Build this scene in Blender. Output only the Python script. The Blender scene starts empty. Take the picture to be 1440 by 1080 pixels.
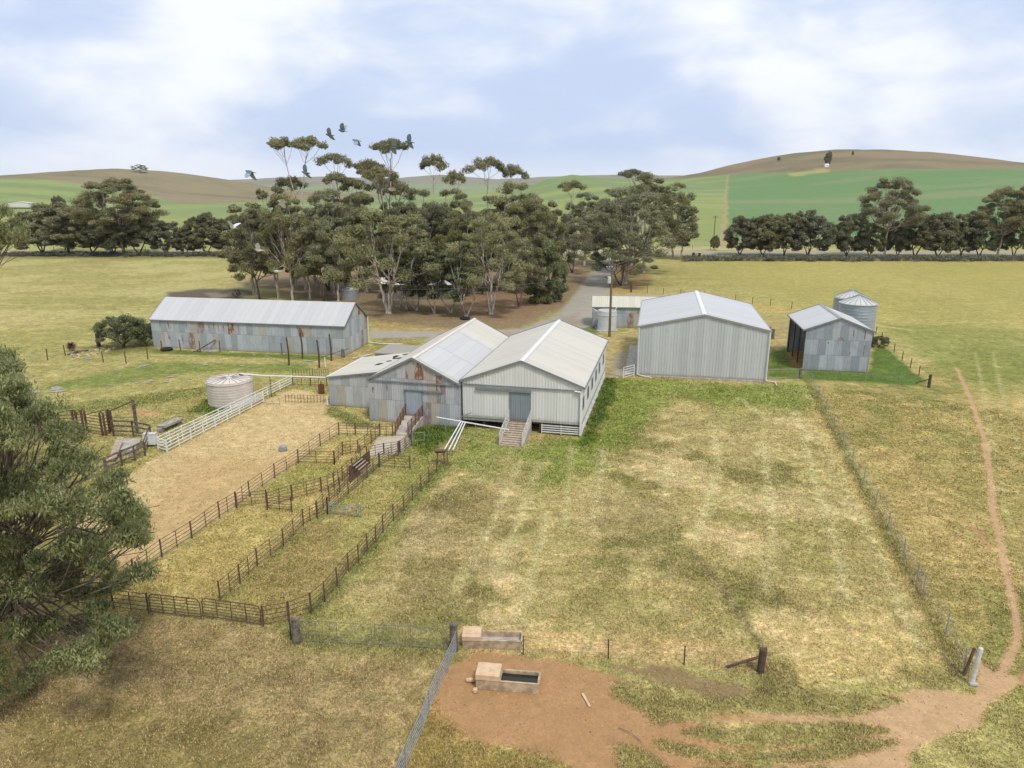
import bpy, math, random
import numpy as np
from mathutils import Vector, Matrix
R_ = math.radians
S = bpy.context.scene
COL = S.collection
random.seed(7)

# ------------------------------------------------------------------ camera
PITCH = R_(15.5); CAMH = 20.0; F = 1000.0
cam = bpy.data.cameras.new('camera'); cam_o = bpy.data.objects.new('camera', cam); COL.objects.link(cam_o)
cam.sensor_width = 36; cam.lens = 36 * F / 1440; cam.clip_start = 0.5; cam.clip_end = 20000
cam_o.location = (0, 0, CAMH); cam_o.rotation_euler = (R_(90) - PITCH, 0, 0)
S.camera = cam_o

# ------------------------------------------------------------------ sky and sun
SUN_EL, SUN_AZ = R_(58), R_(150)         # azimuth clockwise from +Y
S.view_settings.view_transform = 'Standard'; S.view_settings.look = 'None'
S.view_settings.gamma = 1; S.view_settings.use_curve_mapping = False
S.view_settings.exposure = 0.32

class NT:
    "small helper for writing node trees"
    def __init__(s, tree): s.t = tree; s.n = tree.nodes; s.l = tree.links
    def node(s, typ, ins=None, **kw):
        n = s.n.new(typ)
        for k, v in kw.items(): setattr(n, k, v)
        for k, v in (ins or {}).items(): s.put(n.inputs[k], v)
        return n
    def put(s, sock, v):
        if isinstance(v, bpy.types.NodeSocket): s.l.new(v, sock)
        elif v is not None: sock.default_value = v
    def math(s, op, a, b=None, c=None, clamp=False):
        n = s.n.new('ShaderNodeMath'); n.operation = op; n.use_clamp = clamp
        s.put(n.inputs[0], a)
        if b is not None: s.put(n.inputs[1], b)
        if c is not None: s.put(n.inputs[2], c)
        return n.outputs[0]
    def mix(s, f, a, b, blend='MIX'):
        n = s.n.new('ShaderNodeMix'); n.data_type = 'RGBA'; n.blend_type = blend; n.clamp_factor = True
        s.put(n.inputs[0], f)
        for i, v in ((6, a), (7, b)):
            if isinstance(v, (tuple, list)): v = (*v[:3], 1)
            s.put(n.inputs[i], v)
        return n.outputs[2]
    def ramp(s, f, lo, hi, a=0.0, b=1.0):
        n = s.n.new('ShaderNodeMapRange'); n.interpolation_type = 'SMOOTHSTEP'
        s.put(n.inputs[0], f); s.put(n.inputs[1], lo); s.put(n.inputs[2], hi); s.put(n.inputs[3], a); s.put(n.inputs[4], b)
        return n.outputs[0]
    def noise(s, vec, scale, detail=3, rough=0.55, dist=0.0):
        n = s.node('ShaderNodeTexNoise', {'Scale': scale, 'Detail': detail, 'Roughness': rough, 'Distortion': dist})
        if vec is not None: s.put(n.inputs['Vector'], vec)
        return n.outputs['Fac']
    def xyz(s, v):
        n = s.n.new('ShaderNodeSeparateXYZ'); s.put(n.inputs[0], v); return n.outputs
    def comb(s, x, y, z):
        n = s.n.new('ShaderNodeCombineXYZ')
        for i, v in enumerate((x, y, z)): s.put(n.inputs[i], v)
        return n.outputs[0]
    def scale(s, v, sc):
        n = s.n.new('ShaderNodeVectorMath'); n.operation = 'MULTIPLY'; s.put(n.inputs[0], v); s.put(n.inputs[1], sc); return n.outputs[0]

W = bpy.data.worlds.new('World'); S.world = W; W.use_nodes = True
w = NT(W.node_tree); w.n.clear()
sky = w.node('ShaderNodeTexSky', sky_type='NISHITA', sun_disc=False, sun_elevation=SUN_EL, sun_rotation=SUN_AZ,
             altitude=200, air_density=1.0, dust_density=1.5, ozone_density=1.2)
gen = w.node('ShaderNodeTexCoord').outputs['Generated']
gx, gy, gz = w.xyz(gen)
zz = w.math('ADD', w.math('MAXIMUM', gz, 0.0), 0.16)
cv = w.comb(w.math('DIVIDE', gx, zz), w.math('DIVIDE', gy, zz), 0.0)
n1 = w.noise(w.scale(gen, (1.0, 1.0, 2.1)), 2.3, 3, 0.5, 0.25)
n2 = w.noise(w.scale(gen, (1.0, 1.0, 2.4)), 7.0, 6, 0.55, 0.35)
cl = w.math('ADD', w.math('MULTIPLY', n1, 0.70), w.math('MULTIPLY', n2, 0.30))
band = w.ramp(gz, 0.0, 0.055, 1.0, 0.0)            # paler air just over the horizon
m_lo = w.ramp(cl, 0.42, 0.60)
grey = w.mix(m_lo, (5.5, 6.5, 8.6), (9.0, 9.3, 9.7))
grey = w.mix(w.math('MULTIPLY', band, 0.75), grey, (8.2, 8.6, 9.2))
veil = w.ramp(cl, 0.30, 0.45, 0.90, 1.0)
col = w.mix(veil, sky.outputs[0], grey)
bg = w.node('ShaderNodeBackground', {'Color': col, 'Strength': 0.090})
wo = w.node('ShaderNodeOutputWorld'); w.l.new(bg.outputs[0], wo.inputs[0])

sun = bpy.data.lights.new('sun', 'SUN'); sun.energy = 2.2; sun.angle = R_(11); sun.color = (1.0, 0.95, 0.87)
sun_o = bpy.data.objects.new('sun', sun); COL.objects.link(sun_o)
sd = Vector((math.sin(SUN_AZ) * math.cos(SUN_EL), math.cos(SUN_AZ) * math.cos(SUN_EL), math.sin(SUN_EL)))
sun_o.rotation_euler = sd.to_track_quat('Z', 'Y').to_euler(); sun_o.location = sd * 200

# ------------------------------------------------------------------ survey helpers
CP, SP = math.cos(PITCH), math.sin(PITCH)
def ray(px, py):
    u = (px - 720) / F; v = (540 - py) / F
    return Vector((u, CP + v * SP, -SP + v * CP))
def G(px, py, z=0.0):
    "world point at height z seen at that place of the photograph"
    d = ray(px, py); t = (z - CAMH) / d.z
    return Vector((d.x * t, d.y * t, z))
def A(px, py, y):
    "world point at depth y"
    d = ray(px, py); t = y / d.y
    return Vector((d.x * t, y, CAMH + d.z * t))
def srgb(*c):
    if len(c) == 1: c = c[0]
    return tuple(((v / 255) / 12.92 if v / 255 <= 0.04045 else (((v / 255) + 0.055) / 1.055) ** 2.4) for v in c)

# ------------------------------------------------------------------ tags, meshes
def tag(o, label=None, cat=None, group=None, kind=None):
    if label: o['label'] = label
    if cat: o['category'] = cat
    if group: o['group'] = group
    if kind: o['kind'] = kind
    return o
def empty(name, loc, label=None, cat=None, group=None):
    o = bpy.data.objects.new(name, None); COL.objects.link(o); o.location = loc; o.empty_display_size = 0.3
    return tag(o, label, cat, group)
def org(o):
    v = Vector((0, 0, 0))
    while o is not None: v += o.location; o = o.parent
    return v

class MB:
    def __init__(s): s.v = []; s.f = []; s.uv = []; s.smooth = False; s.mi = []
    def add(s, vs, fs, uvs=None, mi=0):
        b = len(s.v); s.v += [Vector(p) for p in vs]
        for i, f in enumerate(fs):
            s.f.append([b + k for k in f]); s.mi.append(mi)
            s.uv.append([uvs[k] for k in f] if uvs else [(0, 0)] * len(f))
        return s
    def hexa(s, lo, hi):
        "8 corners: lo ring of 4 and hi ring of 4"
        return s.add(list(lo) + list(hi), [(3, 2, 1, 0), (4, 5, 6, 7), (0, 1, 5, 4), (1, 2, 6, 5), (2, 3, 7, 6), (3, 0, 4, 7)])
    def box(s, c, sx, sy, sz, U=Vector((1, 0, 0)), V=Vector((0, 1, 0)), Wv=Vector((0, 0, 1))):
        "centred on c"
        c = Vector(c); U = U * (sx / 2); V = V * (sy / 2); Wv = Wv * (sz / 2)
        lo = [c - U - V - Wv, c + U - V - Wv, c + U + V - Wv, c - U + V - Wv]
        hi = [p + Wv * 2 for p in lo]
        return s.hexa(lo, hi)
    def beam(s, p, q, wd, ht=None, up=None):
        p, q = Vector(p), Vector(q); ht = ht or wd; d = (q - p)
        L = d.length; d.normalize(); up = up or (Vector((0, 0, 1)) if abs(d.z) < 0.95 else Vector((0, 1, 0)))
        V = d.cross(up).normalized(); N = V.cross(d).normalized()
        return s.box((p + q) / 2, L, wd, ht, d, V, N)
    def tube(s, pts, rad, n=6, cap=True):
        pts = [Vector(p) for p in pts]
        if not isinstance(rad, (list, tuple)): rad = [rad] * len(pts)
        vs = []; fs = []; U = None
        for i, p in enumerate(pts):
            d = (pts[min(i + 1, len(pts) - 1)] - pts[max(i - 1, 0)]).normalized()
            if U is None:
                U = d.cross(Vector((0, 0, 1)) if abs(d.z) < 0.9 else Vector((1, 0, 0))).normalized()
            else: U = (U - d * U.dot(d)).normalized()
            V = d.cross(U)
            for k in range(n):
                a = 2 * math.pi * k / n
                vs.append(p + (U * math.cos(a) + V * math.sin(a)) * rad[i])
        for i in range(len(pts) - 1):
            for k in range(n):
                a, b = i * n + k, i * n + (k + 1) % n
                fs.append((a, b, b + n, a + n))
        if cap:
            fs.append(tuple(range(n))[::-1]); fs.append(tuple((len(pts) - 1) * n + k for k in range(n)))
        return s.add(vs, fs)
    def lathe(s, c, prof, n=32, uv=True):
        c = Vector(c); vs = []; uvs = []; fs = []
        for r, z in prof:
            for k in range(n + 1):
                a = 2 * math.pi * k / n
                vs.append(c + Vector((r * math.cos(a), r * math.sin(a), z))); uvs.append((k / n, z))
        for i in range(len(prof) - 1):
            for k in range(n):
                a = i * (n + 1) + k; fs.append((a, a + 1, a + n + 2, a + n + 1))
        return s.add(vs, fs, uvs)
    def sheet(s, P, U, V, N, ln, bot, top, pitch=0.25, depth=0.03, brk=(), mi=0):
        "profiled iron sheeting: ribs run along V, ln metres along U, between bot(s) and top(s)"
        ss = []; k = 0; x = 0.0
        prof = ((0, 0), (0.5, 0), (0.62, 1), (0.88, 1))
        while x < ln:
            for a, d in prof:
                xx = x + a * pitch
                if xx < ln: ss.append((xx, d * depth))
            x += pitch
        ss.append((ln, 0.0))
        for b in brk: ss.append((b, 0.0))
        ss.sort(key=lambda t: t[0])
        vs = []; uvs = []
        for x, d in ss:
            for zv in (bot(x), top(x)):
                vs.append(P + U * x + V * zv + N * d); uvs.append((x, zv))
        s.add(vs, [(2 * i, 2 * i + 2, 2 * i + 3, 2 * i + 1) for i in range(len(ss) - 1)], uvs, mi)
        return s
    def build(s, name, mats, parent=None, loc=None, smooth=False):
        if parent is not None: o0 = org(parent)
        else: o0 = Vector(loc) if loc is not None else Vector((0, 0, 0))
        me = bpy.data.meshes.new(name)
        me.from_pydata([p - o0 for p in s.v], [], s.f)
        uvl = me.uv_layers.new(name='UVMap')
        flat = [c for f in s.uv for uv in f for c in uv]
        uvl.data.foreach_set('uv', flat)
        if not isinstance(mats, (list, tuple)): mats = [mats]
        for m in mats: me.materials.append(m)
        me.polygons.foreach_set('material_index', s.mi)
        if smooth: me.polygons.foreach_set('use_smooth', [True] * len(s.f))
        o = bpy.data.objects.new(name, me); COL.objects.link(o)
        if parent is not None: o.parent = parent
        else: o.location = o0
        return o

def fast_mesh(name, verts, faces, mats, colr=None, smooth=False):
    "numpy mesh; faces (n,k) array; colr per-vertex rgb"
    me = bpy.data.meshes.new(name); nv = len(verts); nf, k = faces.shape
    me.vertices.add(nv); me.vertices.foreach_set('co', verts.astype(np.float32).ravel())
    me.loops.add(nf * k); me.loops.foreach_set('vertex_index', faces.astype(np.int32).ravel())
    me.polygons.add(nf); me.polygons.foreach_set('loop_start', np.arange(0, nf * k, k, dtype=np.int32))
    me.polygons.foreach_set('loop_total', np.full(nf, k, dtype=np.int32))
    me.polygons.foreach_set('use_smooth', np.full(nf, smooth))
    if colr is not None:
        ca = me.color_attributes.new('cover', 'FLOAT_COLOR', 'POINT')
        c4 = np.ones((nv, 4), dtype=np.float32); c4[:, :colr.shape[1]] = colr
        ca.data.foreach_set('color', c4.ravel())
    for m in mats: me.materials.append(m)
    me.update(calc_edges=True)
    return me

# ------------------------------------------------------------------ materials
def mat(name, rough=0.7, metal=0.0):
    m = bpy.data.materials.new(name); m.use_nodes = True; t = NT(m.node_tree)
    b = t.n['Principled BSDF']; b.inputs['Roughness'].default_value = rough; b.inputs['Metallic'].default_value = metal
    b.inputs['Specular IOR Level'].default_value = 0.3
    return m, t, b
def simple(name, c, rough=0.7, var=0.25, scale=3.0, metal=0.0, c2=None, bump=0.0):
    m, t, b = mat(name, rough, metal)
    tc = t.node('ShaderNodeTexCoord').outputs['Object']
    n = t.noise(tc, scale, 5, 0.6)
    c2 = c2 or tuple(v * (1 - var) for v in c)
    t.put(b.inputs['Base Color'], t.mix(t.ramp(n, 0.35, 0.65), c, c2))
    if bump:
        bn = t.node('ShaderNodeBump', {'Strength': bump, 'Distance': 0.02, 'Height': t.noise(tc, scale * 6, 4)})
        t.put(b.inputs['Normal'], bn.outputs[0])
    return m
RUST = (0.16, 0.055, 0.028)
def iron(name, ca, cb, sheetw=0.8, rows=(1.9,), rust=0.3, dirt=0.3, contrast=1.0, rough=0.5, streak=0.5, cream=0.0):
    "old iron sheeting in patches; UV is in metres along the wall and up it"
    m, t, b = mat(name, rough, 0.0); b.inputs['Specular IOR Level'].default_value = 0.45
    uv = t.node('ShaderNodeUVMap', uv_map='UVMap').outputs[0]
    u, v, _ = t.xyz(uv)
    rowh = rows[0]
    vj = t.math('DIVIDE', v, rowh)
    row = t.math('FLOOR', vj)
    us = t.math('ADD', t.math('DIVIDE', u, sheetw), t.math('MULTIPLY', row, 0.37))
    cell = t.math('FLOOR', us)
    wn = t.node('ShaderNodeTexWhiteNoise', {'Vector': t.comb(cell, row, 3.3)}, noise_dimensions='3D')
    r1, r2, r3 = t.xyz(wn.outputs['Color'])
    c = t.mix(t.ramp(r1, 0.5 - 0.5 * contrast, 0.5 + 0.5 * contrast), ca, cb)
    if cream: c = t.mix(t.ramp(r2, 1 - cream, 1 - cream + 0.05, 0, 0.8), c, (0.42, 0.38, 0.30))
    # weathering: broad mottling and vertical streaks
    c = t.mix(t.math('MULTIPLY', t.ramp(t.noise(t.comb(t.math('MULTIPLY', u, 7.0), t.math('MULTIPLY', v, 0.6), r3), 1.0, 4, 0.7), 0.45, 0.75), streak),
              c, tuple(k * 0.62 for k in ca))
    c = t.mix(t.math('MULTIPLY', t.ramp(t.noise(t.comb(u, v, 9.0), 0.9, 5, 0.6), 0.5, 0.75), dirt), c, (0.20, 0.165, 0.13))
    # laps between the sheets
    fr = t.math('FRACT', us); fv = t.math('FRACT', vj)
    lap = t.math('MAXIMUM', t.math('LESS_THAN', fr, 0.035), t.math('LESS_THAN', fv, 0.025))
    c = t.mix(t.math('MULTIPLY', lap, 0.45), c, tuple(k * 0.45 for k in ca))
    # the foot of the wall is stained by splashed soil
    c = t.mix(t.ramp(t.math('ADD', v, t.math('MULTIPLY', t.noise(uv, 2.0, 4), 0.7)), 0.25, 0.85, 0.5, 0.0), c, (0.24, 0.19, 0.14))
    if rust:
        rn = t.noise(t.comb(t.math('MULTIPLY', u, 2.6), t.math('MULTIPLY', v, 0.75), 1.0), 1.3, 5, 0.65)
        gate = t.ramp(r3, 1 - rust, 1 - rust + 0.06)
        rf = t.math('MULTIPLY', t.ramp(rn, 0.46, 0.56), gate)
        c = t.mix(rf, c, t.mix(t.noise(uv, 9.0, 4), RUST, (0.33, 0.15, 0.08)))
    t.put(b.inputs['Base Color'], c)
    bn = t.node('ShaderNodeBump', {'Strength': 0.25, 'Distance': 0.03, 'Height': t.noise(t.comb(t.math('MULTIPLY', u, 1.5), v, 0.0), 1.5, 3)})
    t.put(b.inputs['Normal'], bn.outputs[0])
    return m

M = {}
M['old_iron'] = iron('weathered_iron', srgb(156, 161, 164), srgb(182, 184, 185), 0.82, (2.0,), rust=0.12, dirt=0.35, cream=0.15)
M['long_iron'] = iron('long_shed_iron', srgb(148, 156, 162), srgb(176, 181, 185), 0.85, (2.1,), rust=0.13, dirt=0.3, cream=0.2)
M['tall_iron'] = iron('galvanised_patchwork', srgb(146, 153, 160), srgb(180, 185, 190), 0.85, (1.75,), rust=0.07, dirt=0.25)
M['white_iron'] = iron('pale_ribbed_iron', srgb(206, 206, 200), srgb(212, 212, 206), 0.9, (9,), rust=0, dirt=0.08, streak=0.08, contrast=0.5)
M['grey_iron'] = iron('grey_ribbed_iron', srgb(178, 181, 180), srgb(190, 192, 190), 0.75, (9,), rust=0, dirt=0.12, streak=0.16)
M['cream_roof'] = iron('cream_roof_iron', srgb(188, 183, 170), srgb(194, 189, 175), 0.8, (20,), rust=0, dirt=0.10, streak=0.08, contrast=0.5, rough=0.4)
M['rust_sheet'] = iron('rusted_patch_iron', srgb(158, 160, 160), srgb(182, 180, 172), 0.8, (30,), rust=1.1, dirt=0.3)
M['silver_roof'] = iron('silver_roof_iron', srgb(178, 178, 177), srgb(184, 184, 182), 0.8, (6.5,), rust=0, dirt=0.06, streak=0.12, rough=0.38)
M['grey_roof'] = iron('grey_roof_iron', srgb(178, 179, 178), srgb(184, 185, 184), 0.8, (30,), rust=0, dirt=0.06, streak=0.08, contrast=0.5, rough=0.4)
M['straw_roof'] = iron('straw_roof_iron', srgb(186, 181, 162), srgb(194, 189, 171), 0.8, (30,), rust=0, dirt=0.12, streak=0.25, rough=0.45)
M['white'] = simple('white_paint', srgb(222, 222, 218), 0.5, 0.12)
M['white_worn'] = simple('worn_white_paint', srgb(205, 202, 195), 0.6, 0.3, 6)
M['galv'] = simple('galvanised_pipe', srgb(150, 152, 152), 0.45, 0.3, 5)
M['trim'] = simple('grey_trim', srgb(128, 132, 132), 0.5, 0.15)
M['door'] = iron('grey_door_iron', srgb(128, 138, 142), srgb(136, 146, 150), 0.9, (9,), rust=0, dirt=0.15)
M['door_old'] = iron('old_door_iron', srgb(150, 160, 168), srgb(160, 168, 175), 1.2, (9,), rust=0, dirt=0.25)
M['rust'] = simple('rusty_steel', (0.16, 0.092, 0.062), 0.85, 0.4, 4, c2=(0.085, 0.055, 0.042), bump=0.3)
M['rust_bright'] = simple('orange_rust', (0.20, 0.085, 0.045), 0.9, 0.4, 5, c2=(0.09, 0.04, 0.025), bump=0.3)
M['picket'] = simple('fence_picket', (0.05, 0.055, 0.045), 0.8, 0.3, 5)
M['wire'] = simple('fence_wire', (0.20, 0.20, 0.19), 0.6, 0.3, 2)
M['wood'] = simple('weathered_timber', srgb(128, 118, 106), 0.9, 0.35, 4, c2=srgb(84, 76, 68), bump=0.5)
M['wood_dark'] = simple('dark_timber', srgb(88, 74, 62), 0.9, 0.35, 4, bump=0.5)
M['wood_new'] = simple('pale_plank', srgb(176, 160, 138), 0.85, 0.2, 4, c2=srgb(150, 136, 118), bump=0.3)
M['concrete'] = simple('concrete', srgb(182, 174, 162), 0.9, 0.25, 1.6, c2=srgb(152, 146, 138), bump=0.3)
M['trough'] = simple('stained_concrete', srgb(190, 168, 138), 0.9, 0.3, 3, c2=srgb(146, 128, 106), bump=0.4)
M['lid'] = simple('trough_lid', srgb(205, 178, 146), 0.9, 0.15, 3, c2=srgb(190, 158, 124), bump=0.3)
M['stone'] = simple('field_stone', srgb(170, 165, 152), 0.9, 0.3, 2.5, c2=srgb(128, 122, 110), bump=0.5)
M['black'] = simple('black_rubber_and_hole_dark', (0.02, 0.02, 0.02), 0.8, 0.3, 5)
M['tank'] = simple('cream_tank', srgb(203, 194, 184), 0.5, 0.08, 1.2, c2=srgb(192, 182, 171))
M['tank_lid'] = simple('tank_roof', srgb(210, 201, 192), 0.5, 0.08, 1.5)
M['seam'] = simple('roof_seam', srgb(150, 142, 134), 0.6, 0.1)
M['pale_tank'] = simple('pale_tank', srgb(196, 200, 198), 0.5, 0.12, 1.0)
M['silo'] = simple('silo_iron', srgb(160, 168, 174), 0.4, 0.15, 1.2, metal=0.15)
M['silo_top'] = simple('silo_roof_iron', srgb(196, 196, 192), 0.45, 0.12, 1.2, metal=0.1)
M['bitumen'] = simple('pole_timber', srgb(120, 104, 90), 0.9, 0.3, 3, bump=0.3)
M['house_wall'] = simple('house_wall', srgb(120, 116, 110), 0.9, 0.2)
M['house_roof'] = simple('house_roof', srgb(205, 203, 198), 0.5, 0.15)
mg, t, b = mat('dark_glass', 0.08); b.inputs['Base Color'].default_value = (0.05, 0.06, 0.07, 1); M['glass'] = mg
b.inputs['Specular IOR Level'].default_value = 0.5
mw, t, b = mat('trough_water', 0.06); b.inputs['Base Color'].default_value = (0.02, 0.022, 0.015, 1); M['water'] = mw
t.put(b.inputs['Normal'], t.node('ShaderNodeBump', {'Strength': 0.15, 'Distance': 0.01, 'Height': t.noise(None, 30, 2)}).outputs[0])

# bark and leaves
def bark(name, a, b2):
    m, t, b = mat(name, 0.85)
    tc = t.node('ShaderNodeTexCoord').outputs['Object']
    n = t.noise(t.scale(tc, (1.0, 1.0, 0.25)), 3.0, 5, 0.65, 0.4)
    t.put(b.inputs['Base Color'], t.mix(t.ramp(n, 0.4, 0.62), a, b2))
    t.put(b.inputs['Normal'], t.node('ShaderNodeBump', {'Strength': 0.6, 'Distance': 0.04, 'Height': n}).outputs[0])
    return m
M['bark_white'] = bark('gum_bark', srgb(208, 198, 184), srgb(146, 128, 112))
M['bark_dark'] = bark('dark_bark', srgb(120, 108, 96), srgb(70, 60, 52))
def leaf(name, a, b2, tip, trans=0.25, vary=0.30):
    m, t, b = mat(name, 0.6)
    at = t.node('ShaderNodeAttribute', attribute_name='cover').outputs['Color']
    r, g, bl = t.xyz(at)
    oi = t.node('ShaderNodeObjectInfo').outputs['Random']
    c = t.mix(r, a, b2)
    hv = t.math('FRACT', t.math('MULTIPLY', oi, 7.31))
    c = t.mix(t.math('MULTIPLY', hv, 0.0 if name.startswith('near') else 0.45), c, t.mix(1.0, c, (1.25, 1.12, 0.62), 'MULTIPLY'))
    c = t.mix(g, c, tip)
    k = t.math('ADD', 1 - vary / 2, t.math('MULTIPLY', oi, vary))
    c = t.mix(1.0, c, t.comb(k, k, k), 'MULTIPLY')
    t.put(b.inputs['Base Color'], c)
    tr = t.node('ShaderNodeBsdfTranslucent', {'Color': c})
    mx = t.node('ShaderNodeMixShader', {0: trans})
    t.l.new(b.outputs[0], mx.inputs[1]); t.l.new(tr.outputs[0], mx.inputs[2])
    t.l.new(mx.outputs[0], t.n['Material Output'].inputs[0])
    return m
M['leaf_gum'] = leaf('gum_leaves', (0.132, 0.145, 0.080), (0.385, 0.390, 0.245), (0.40, 0.29, 0.13), 0.45)
M['leaf_near'] = leaf('near_gum_leaves', (0.095, 0.120, 0.044), (0.430, 0.445, 0.205), (0.40, 0.37, 0.17), 0.5)
M['leaf_dark'] = leaf('dark_leaves', (0.125, 0.132, 0.078), (0.350, 0.345, 0.225), (0.32, 0.29, 0.16), 0.45)
M['leaf_green'] = leaf('green_leaves', (0.085, 0.110, 0.050), (0.235, 0.250, 0.130), (0.26, 0.25, 0.12), 0.35)
M['leaf_bright'] = leaf('bright_leaves', (0.140, 0.150, 0.055), (0.330, 0.320, 0.140), (0.38, 0.33, 0.12), 0.5)
M['leaf_grey'] = leaf('saltbush_leaves', (0.10, 0.11, 0.08), (0.20, 0.205, 0.165), (0.2, 0.2, 0.15), 0.15)
# ------------------------------------------------------------------ terrain
rng = np.random.default_rng(5)
_tab = rng.random((256, 256))
def vnoise(x, y):
    xi = np.floor(x).astype(int); yi = np.floor(y).astype(int)
    fx = x - xi; fy = y - yi; fx = fx * fx * (3 - 2 * fx); fy = fy * fy * (3 - 2 * fy)
    a = _tab[xi & 255, yi & 255]; b = _tab[(xi + 1) & 255, yi & 255]
    c = _tab[xi & 255, (yi + 1) & 255]; d = _tab[(xi + 1) & 255, (yi + 1) & 255]
    return (a * (1 - fx) + b * fx) * (1 - fy) + (c * (1 - fx) + d * fx) * fy
def fbm(x, y, sc, o=4):
    s = 0; a = 0.5; tot = 0
    for i in range(o):
        s = s + a * vnoise(x / sc + 17.3 * i, y / sc + 9.1 * i); tot += a; a *= 0.55; sc *= 0.47
    return s / tot
def sst(a, b, x):
    t = np.clip((x - a) / (b - a), 0, 1); return t * t * (3 - 2 * t)

def crest(tbl, Y):
    xs = []; hs = []
    for px, py in tbl:
        p = A(px, py, Y); xs.append(p.x); hs.append(p.z)
    return np.array(xs), np.array(hs)
Y1 = 1150.0
C1 = crest([(-900, 262), (-400, 262), (-150, 258), (0, 250), (60, 243), (110, 239), (160, 237), (210, 240), (262, 249), (300, 257), (340, 266), (420, 276), (600, 277),
            (720, 268), (770, 250), (805, 245), (850, 250), (900, 252), (945, 249), (1000, 241), (1045, 230), (1085, 221), (1130, 213), (1180, 209), (1250, 210),
            (1320, 214), (1380, 221), (1440, 232), (1560, 252), (1800, 262)], Y1)
Y2 = 3200.0
C2 = crest([(-900, 262), (0, 262), (250, 262), (300, 256), (360, 252), (420, 249), (470, 248), (520, 251), (570, 250), (620, 246), (660, 249), (700, 252), (760, 249),
            (820, 247), (870, 246), (930, 247), (1000, 248), (1100, 252), (1500, 260), (2200, 262)], Y2)
def terr(x, y):
    x = np.asarray(x, float); y = np.asarray(y, float)
    h1 = np.interp(x, *C1); h1 = np.maximum(h1, 0)
    t = np.clip((y - 270) / (Y1 - 270), 0, 1)
    prof = np.where(y < Y1, t ** 1.25 * (1.0 - 0.25 * (t - 1) * -1 * t) , 1 - 0.75 * sst(Y1, Y1 + 700, y))
    z = h1 * prof
    h2 = np.maximum(np.interp(x, *C2) , 0)
    z = z * (1 - sst(1900, 2700, y)) + h2 * sst(1900, Y2, y) * (1 - 0.3 * sst(Y2, 5000, y))
    z = z + (fbm(x, y, 170, 3) - 0.5) * 6 * sst(400, 900, y)
    z = z + (fbm(x, y, 2.3, 4) - 1.0) * 0.07 * (1 - sst(60, 160, np.hypot(x, y)))
    return z
def T(px, py):
    "world point where that line of sight meets the terrain"
    d = ray(px, py); tt = 60.0
    while tt < 6000:
        p = d * tt
        if CAMH + p.z <= float(terr(p.x, p.y)): break
        tt *= 1.004
    return Vector((p.x, p.y, float(terr(p.x, p.y))))

def poly(pts): return np.array([[G(*p).x, G(*p).y] for p in pts])
def sdist(P, X, Y):
    "signed distance to polygon, inside positive"
    inside = np.zeros(X.shape, bool); dm = np.full(X.shape, 1e9)
    n = len(P)
    for i in range(n):
        ax, ay = P[i]; bx, by = P[(i + 1) % n]
        ex, ey = bx - ax, by - ay; L2 = ex * ex + ey * ey + 1e-9
        t = np.clip(((X - ax) * ex + (Y - ay) * ey) / L2, 0, 1)
        dm = np.minimum(dm, (X - ax - t * ex) ** 2 + (Y - ay - t * ey) ** 2)
        c = ((ay > Y) != (by > Y)) & (X < ex * (Y - ay) / (ey if abs(ey) > 1e-9 else 1e-9) + ax)
        inside ^= c
    d = np.sqrt(dm); return np.where(inside, d, -d)
def ldist(P, X, Y):
    dm = np.full(X.shape, 1e9); 
    for i in range(len(P) - 1):
        ax, ay = P[i]; bx, by = P[i + 1]
        ex, ey = bx - ax, by - ay; L2 = ex * ex + ey * ey + 1e-9
        t = np.clip(((X - ax) * ex + (Y - ay) * ey) / L2, 0, 1)
        dm = np.minimum(dm, (X - ax - t * ex) ** 2 + (Y - ay - t * ey) ** 2)
    return np.sqrt(dm)

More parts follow.
